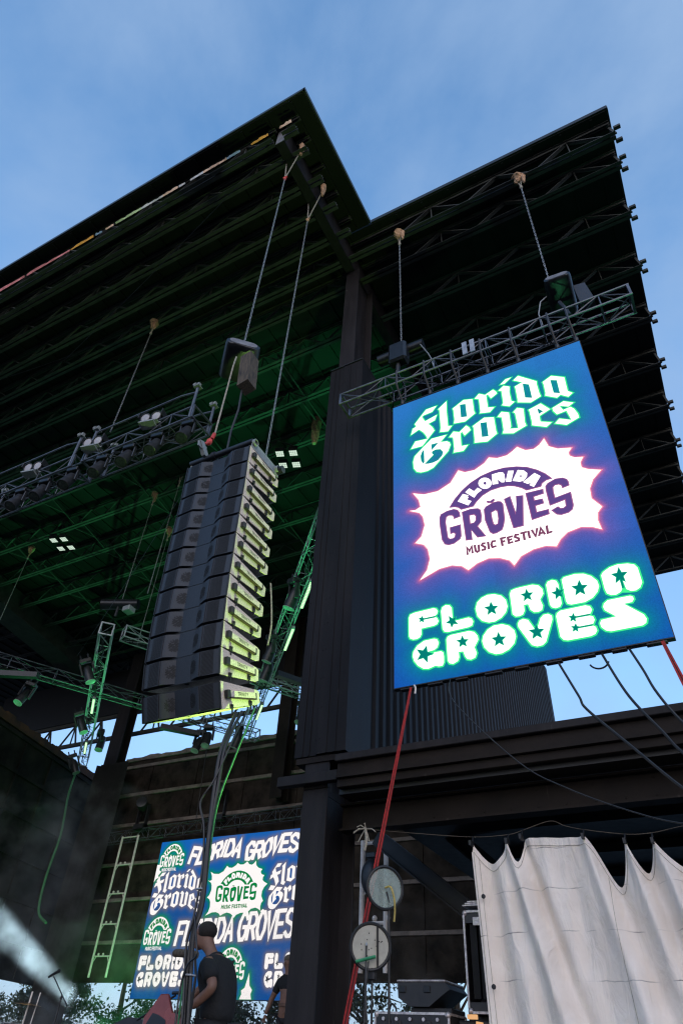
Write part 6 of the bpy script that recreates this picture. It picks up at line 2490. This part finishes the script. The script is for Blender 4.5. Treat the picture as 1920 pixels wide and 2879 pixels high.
# body: legs, trunk, neck and head, both arms down to the wrists; facing left with the head bowed
N = [(-4.90, Y0, 1.98, .10, .10),        # 0 pelvis
     (-4.90, Y0, 2.20, .10, .10),        # 1 waist
     (-4.97, Y0, 2.40, .11, .11),        # 2 chest
     (-5.05, Y0, 2.50, .075, .075),      # 3 neck base
     (-5.10, Y0, 2.57, .056, .056),      # 4 neck
     (-5.20, Y0, 2.69, .108, .10),       # 5 head mid
     (-5.215, Y0, 2.75, .094, .088),     # 6 crown
     (-4.97, Y0 - .19, 2.44, .07, .07),    # 7 near shoulder
     (-4.80, Y0 - .25, 2.22, .055, .055),  # 8 near elbow
     (-5.02, Y0 - .27, 2.06, .04, .04),  # 9 near wrist
     (-5.02, Y0 + .19, 2.43, .07, .07),  # 10 far shoulder
     (-5.25, Y0 + .22, 2.30, .05, .05),     # 11 far elbow
     (-5.32, Y0 - .02, 2.08, .038, .038),   # 12 far wrist
     (-4.9, Y0 - .1, 1.9, .09, .09), (-4.92, Y0 - .11, 1.58, .07, .07), (-4.88, Y0 - .11, 1.22, .05, .05),
     (-4.9, Y0 + .1, 1.9, .09, .09), (-4.95, Y0 + .11, 1.58, .07, .07), (-4.92, Y0 + .11, 1.22, .05, .05),
     (-5.262, Y0, 2.615, .062, .058),     # 19 jaw
     (-5.22, Y0, 2.80, .055, .055),
     (-5.285, Y0, 2.575, .036, .036)]      # 20 top of the skull
Eg = [(0, 1), (1, 2), (2, 3), (3, 4), (4, 5), (5, 6), (2, 7), (7, 8), (8, 9), (2, 10), (10, 11), (11, 12), (0, 13), (13, 14), (14, 15), (0, 16), (16, 17), (17, 18), (5, 19), (6, 20), (19, 21)]
body = skin('body', N, Eg, M['skin'], man)


def features(hc, fwd, upv, parent, s=1.0):
    """nose, brow, ears and mouth on a head, hc = middle of the face surface"""
    hc, f, u = Vector(hc), Vector(fwd).normalized(), Vector(upv).normalized()
    sd = f.cross(u)
    m = MB()
    m.loft([[hc + u * .03 * s + f * .0 + sd * .008 * a for a in (-1, 1)] + [hc + u * .03 * s + f * .006 + sd * .004 * a for a in (1, -1)],
            [hc - u * .02 * s + sd * .018 * a for a in (-1, 1)] + [hc - u * .022 * s + f * .026 + sd * .01 * a for a in (1, -1)]], True)
    m.build('nose', M['skin'], parent)
    for a in (-1, 1):
        m = MB()
        c = hc - f * .10 * s + sd * a * .083 * s - u * .0
        m.ball(c, (.022, .012, .032), 8, 6)
        m.build('ear', M['skin'], parent, smooth=True)


features((-5.30, Y0, 2.67), (-.8, 0, -.6), (-.6, 0, .8), man)
dk = MB()
for a in (-1, 1):
    dk.ball((-5.288, Y0 + a * .034, 2.70), (.008, .014, .007), 8, 5)
dk.ball((-5.318, Y0, 2.592), (.006, .022, .005), 8, 5)
dk.build('eyes_and_mouth', M['dark'], man)

m = MB()
m.ball((-5.172, Y0, 2.742), (.108, .106, .088), 16, 10)
m.build('hair', mat('cropped_dark_hair', (.012, .009, .007), .9, 0, .4, 40, .5, 90), man, smooth=True)

# clothes
shirt = [(-4.90, Y0, 1.93, .175, .175), (-4.895, Y0, 2.06, .185, .185), (-4.90, Y0, 2.2, .185, .185), (-4.94, Y0, 2.34, .195, .195), (-5.02, Y0, 2.46, .135, .135), (-5.07, Y0, 2.52, .096, .096),
         (-4.95, Y0 - .2, 2.43, .095, .095), (-4.83, Y0 - .245, 2.27, .088, .088), (-5.0, Y0 + .2, 2.42, .095, .095), (-5.14, Y0 + .225, 2.34, .085, .085)]
skin('shirt', shirt, [(0, 1), (1, 2), (2, 3), (3, 4), (4, 5), (3, 6), (6, 7), (3, 8), (8, 9)], M['tshirt'], man)
trs = [(-4.9, Y0, 1.97, .165, .145), (-4.86, Y0 - .1, 1.88, .115, .11), (-4.88, Y0 - .11, 1.58, .09, .09), (-4.84, Y0 - .11, 1.22, .075, .075), (-4.86, Y0 + .1, 1.88, .115, .11), (-4.92, Y0 + .11, 1.58, .09, .09), (-4.9, Y0 + .11, 1.22, .075, .075)]
skin('trousers', trs, [(0, 1), (1, 2), (2, 3), (0, 4), (4, 5), (5, 6)], M['trousers'], man)
m = MB()
for y in (Y0 - .11, Y0 + .11):
    m.bbox((-5.05, y - .055, DECKZ + .002), (-4.78, y + .055, DECKZ + .09), .025)
m.build('shoes', M['black'], man)


def hand(name, wrist, fwd, palm, parent, curl=.5, thumb=1):
    """palm with five separate bent fingers and a thumb leaving the side of the palm"""
    w, f, pn = Vector(wrist), Vector(fwd).normalized(), Vector(palm).normalized()
    sd = f.cross(pn).normalized()
    nodes = [(*w, .03, .026), (*(w + f * .05), .036, .022), (*(w + f * .085), .036, .018)]
    edges = [(0, 1), (1, 2)]
    for k, (o_, ln_) in enumerate(((-.03, .062), (-.010, .072), (.011, .068), (.030, .052))):
        b0 = w + f * .09 + sd * o_
        b1 = b0 + (f * math.cos(curl * .7) + pn * math.sin(curl * .7)) * ln_ * .5
        b2 = b1 + (f * math.cos(curl * 1.9) + pn * math.sin(curl * 1.9)) * ln_ * .35
        b3 = b2 + (f * math.cos(curl * 2.8) + pn * math.sin(curl * 2.8)) * ln_ * .3
        i = len(nodes)
        nodes += [(*b0, .0105), (*b1, .0095), (*b2, .0088), (*b3, .0075)]
        edges += [(2, i), (i, i + 1), (i + 1, i + 2), (i + 2, i + 3)]
    i = len(nodes)
    t0 = w + f * .035 - sd * .034 * thumb
    t1 = t0 + (f * .6 - sd * .7 * thumb + pn * .4).normalized() * .04
    t2 = t1 + (f * .8 - sd * .2 * thumb + pn * .6).normalized() * .034
    nodes += [(*t0, .013), (*t1, .011), (*t2, .0085)]
    edges += [(1, i), (i, i + 1), (i + 1, i + 2)]
    return skin(name, nodes, edges, M['skin'], parent, 1)


hand('hand', (-5.02, Y0 - .27, 2.065), (-.93, -.1, -.35), (0, .75, -.65), man, .75)
hand('hand', (-5.315, Y0 - .01, 2.09), (-.5, -.6, -.6), (.2, .5, -.8), man, .8, -1)

gt = thing('electric_guitar', 'salmon and black electric guitar held by the man in front of the wide screen', 'guitar', (-5.35, 6.5, 1.95))
Mg = Matrix.Translation((-5.36, Y0 - .24, 1.93)) @ Matrix.Rotation(R(-12), 4, 'X') @ Matrix.Rotation(R(38), 4, 'Y')
outl = [(-.23, .02), (-.24, .12), (-.17, .18), (-.06, .15), (.02, .13), (.1, .18), (.2, .2), (.22, .15), (.14, .06), (.14, -.06), (.2, -.14), (.16, -.18), (.06, -.14), (-.04, -.14), (-.14, -.18), (-.22, -.12)]
m = MB()
n = len(outl)
tri = tessellate_polygon([[Vector((x, z, 0)) for x, z in outl]])
va = [Mg @ Vector((x * k_, y, z * k_)) for y, k_ in ((-.022, .96), (-.015, 1), (.015, 1), (.022, .96)) for x, z in outl]
fs = [tuple(t) for t in tri] + [tuple(3 * n + i for i in t[::-1]) for t in tri]
for k in range(3):
    fs += [(k * n + i, k * n + (i + 1) % n, (k + 1) * n + (i + 1) % n, (k + 1) * n + i) for i in range(n)]
m.add(va, fs)
m.build('body', M['guitar'], gt)
m = MB()
pg = [(-.16, -.02), (-.14, -.12), (-.03, -.1), (.1, -.1), (.12, .0), (.02, .05), (-.08, .02)]
m2 = [Mg @ Vector((x, -.026, z)) for x, z in pg]
m.add(m2, [tuple(range(len(pg)))])
m.build('pickguard', M['black'], gt)
m = MB()
a, b = Mg @ Vector((.1, -.03, 0)), Mg @ Vector((.78, -.03, .0))
m.beam(a, b, .05, .022, Mg.to_3x3() @ Vector((0, 1, 0)))
m.build('neck', M['bark'], gt)
m = MB()
a, b = Mg @ Vector((.79, -.03, .0)), Mg @ Vector((.94, -.02, .02))
m.beam(a, b, .085, .016, Mg.to_3x3() @ Vector((0, 1, 0)))
for k in range(4):
    m.tube([Mg @ Vector((.82 + k * .032, -.03, .04)), Mg @ Vector((.82 + k * .032, -.03, .07))], .008, 6)
m.build('headstock', M['black'], gt)
# second musician, mostly hidden by the column
P2 = thing('person', 'man in a dark top and belted trousers half hidden by the front column', 'person', (-8.72, 14, DECKZ))
c, y2 = -8.66, 14.0
N2 = [(c, y2, 2.62, .15, .13), (c - .01, y2, 2.85, .14, .12), (c, y2, 3.05, .16, .14), (c - .02, y2, 3.17, .09, .08), (c - .03, y2 - .02, 3.26, .06, .06), (c - .05, y2 - .04, 3.36, .09, .085), (c - .05, y2 - .03, 3.45, .08, .078),
      (c - .22, y2, 3.06, .075, .075), (c - .38, y2 - .02, 2.76, .055, .055), (c - .42, y2 - .12, 2.52, .04, .04), (c + .22, y2, 3.06, .075, .075), (c + .36, y2 - .05, 2.76, .055, .055), (c + .2, y2 - .22, 2.62, .04, .04),
      (c - .1, y2, 2.5, .1, .1), (c - .11, y2 - .02, 2.0, .075, .075), (c - .11, y2 + .02, 1.24, .055, .055), (c + .1, y2, 2.5, .1, .1), (c + .11, y2 - .02, 2.0, .075, .075), (c + .11, y2 + .02, 1.24, .055, .055)]
E2 = [(0, 1), (1, 2), (2, 3), (3, 4), (4, 5), (5, 6), (2, 7), (7, 8), (8, 9), (2, 10), (10, 11), (11, 12), (0, 13), (13, 14), (14, 15), (0, 16), (16, 17), (17, 18)]
skin('body', N2, E2, M['skin'], P2)
skin('shirt', [(c, y2, 2.86, .17, .15), (c, y2, 3.04, .185, .165), (c - .02, y2, 3.15, .11, .1), (c - .02, y2, 3.2, .08, .08), (c - .22, y2, 3.055, .092, .092), (c - .33, y2 - .01, 2.86, .075, .075), (c + .22, y2, 3.055, .092, .092), (c + .32, y2 - .03, 2.86, .075, .075)],
     [(0, 1), (1, 2), (2, 3), (1, 4), (4, 5), (1, 6), (6, 7)], M['tshirt'], P2)
skin('trousers', [(c, y2, 2.6, .17, .15), (c - .1, y2, 2.45, .12, .12), (c - .11, y2 - .02, 2.0, .1, .1), (c - .11, y2 + .02, 1.24, .08, .08), (c + .1, y2, 2.45, .12, .12), (c + .11, y2 - .02, 2.0, .1, .1), (c + .11, y2 + .02, 1.24, .08, .08)],
     [(0, 1), (1, 2), (2, 3), (0, 4), (4, 5), (5, 6)], M['trousers'], P2)
m = MB()
for r_, z in ((0, 2.66), (1, 2.71)):
    pass
m.loft([[(c + .185 * math.cos(a), y2 + .165 * math.sin(a), z) for a in [2 * PI * k / 20 for k in range(20)]] for z in (2.655, 2.705)], False)
m.build('belt', M['belt'], P2)
m = MB()
for x in (c - .11, c + .11):
    m.bbox((x - .055, y2 - .2, DECKZ + .002), (x + .055, y2 + .08, DECKZ + .09), .025)
m.build('shoes', M['black'], P2)
hand('hand', (c - .42, y2 - .12, 2.52), (-.1, -.3, -.95), (.6, -.5, 0), P2, .5)
hand('hand', (c + .2, y2 - .22, 2.62), (-.8, -.4, -.4), (0, .6, -.8), P2, .7, -1)
features((c - .05, y2 - .125, 3.37), (0, -1, 0), (0, 0, 1), P2)
m = MB()
m.ball((c - .05, y2 - .0, 3.45), (.1, .105, .085), 14, 8)
m.build('hair', M['bark'], P2, smooth=True)
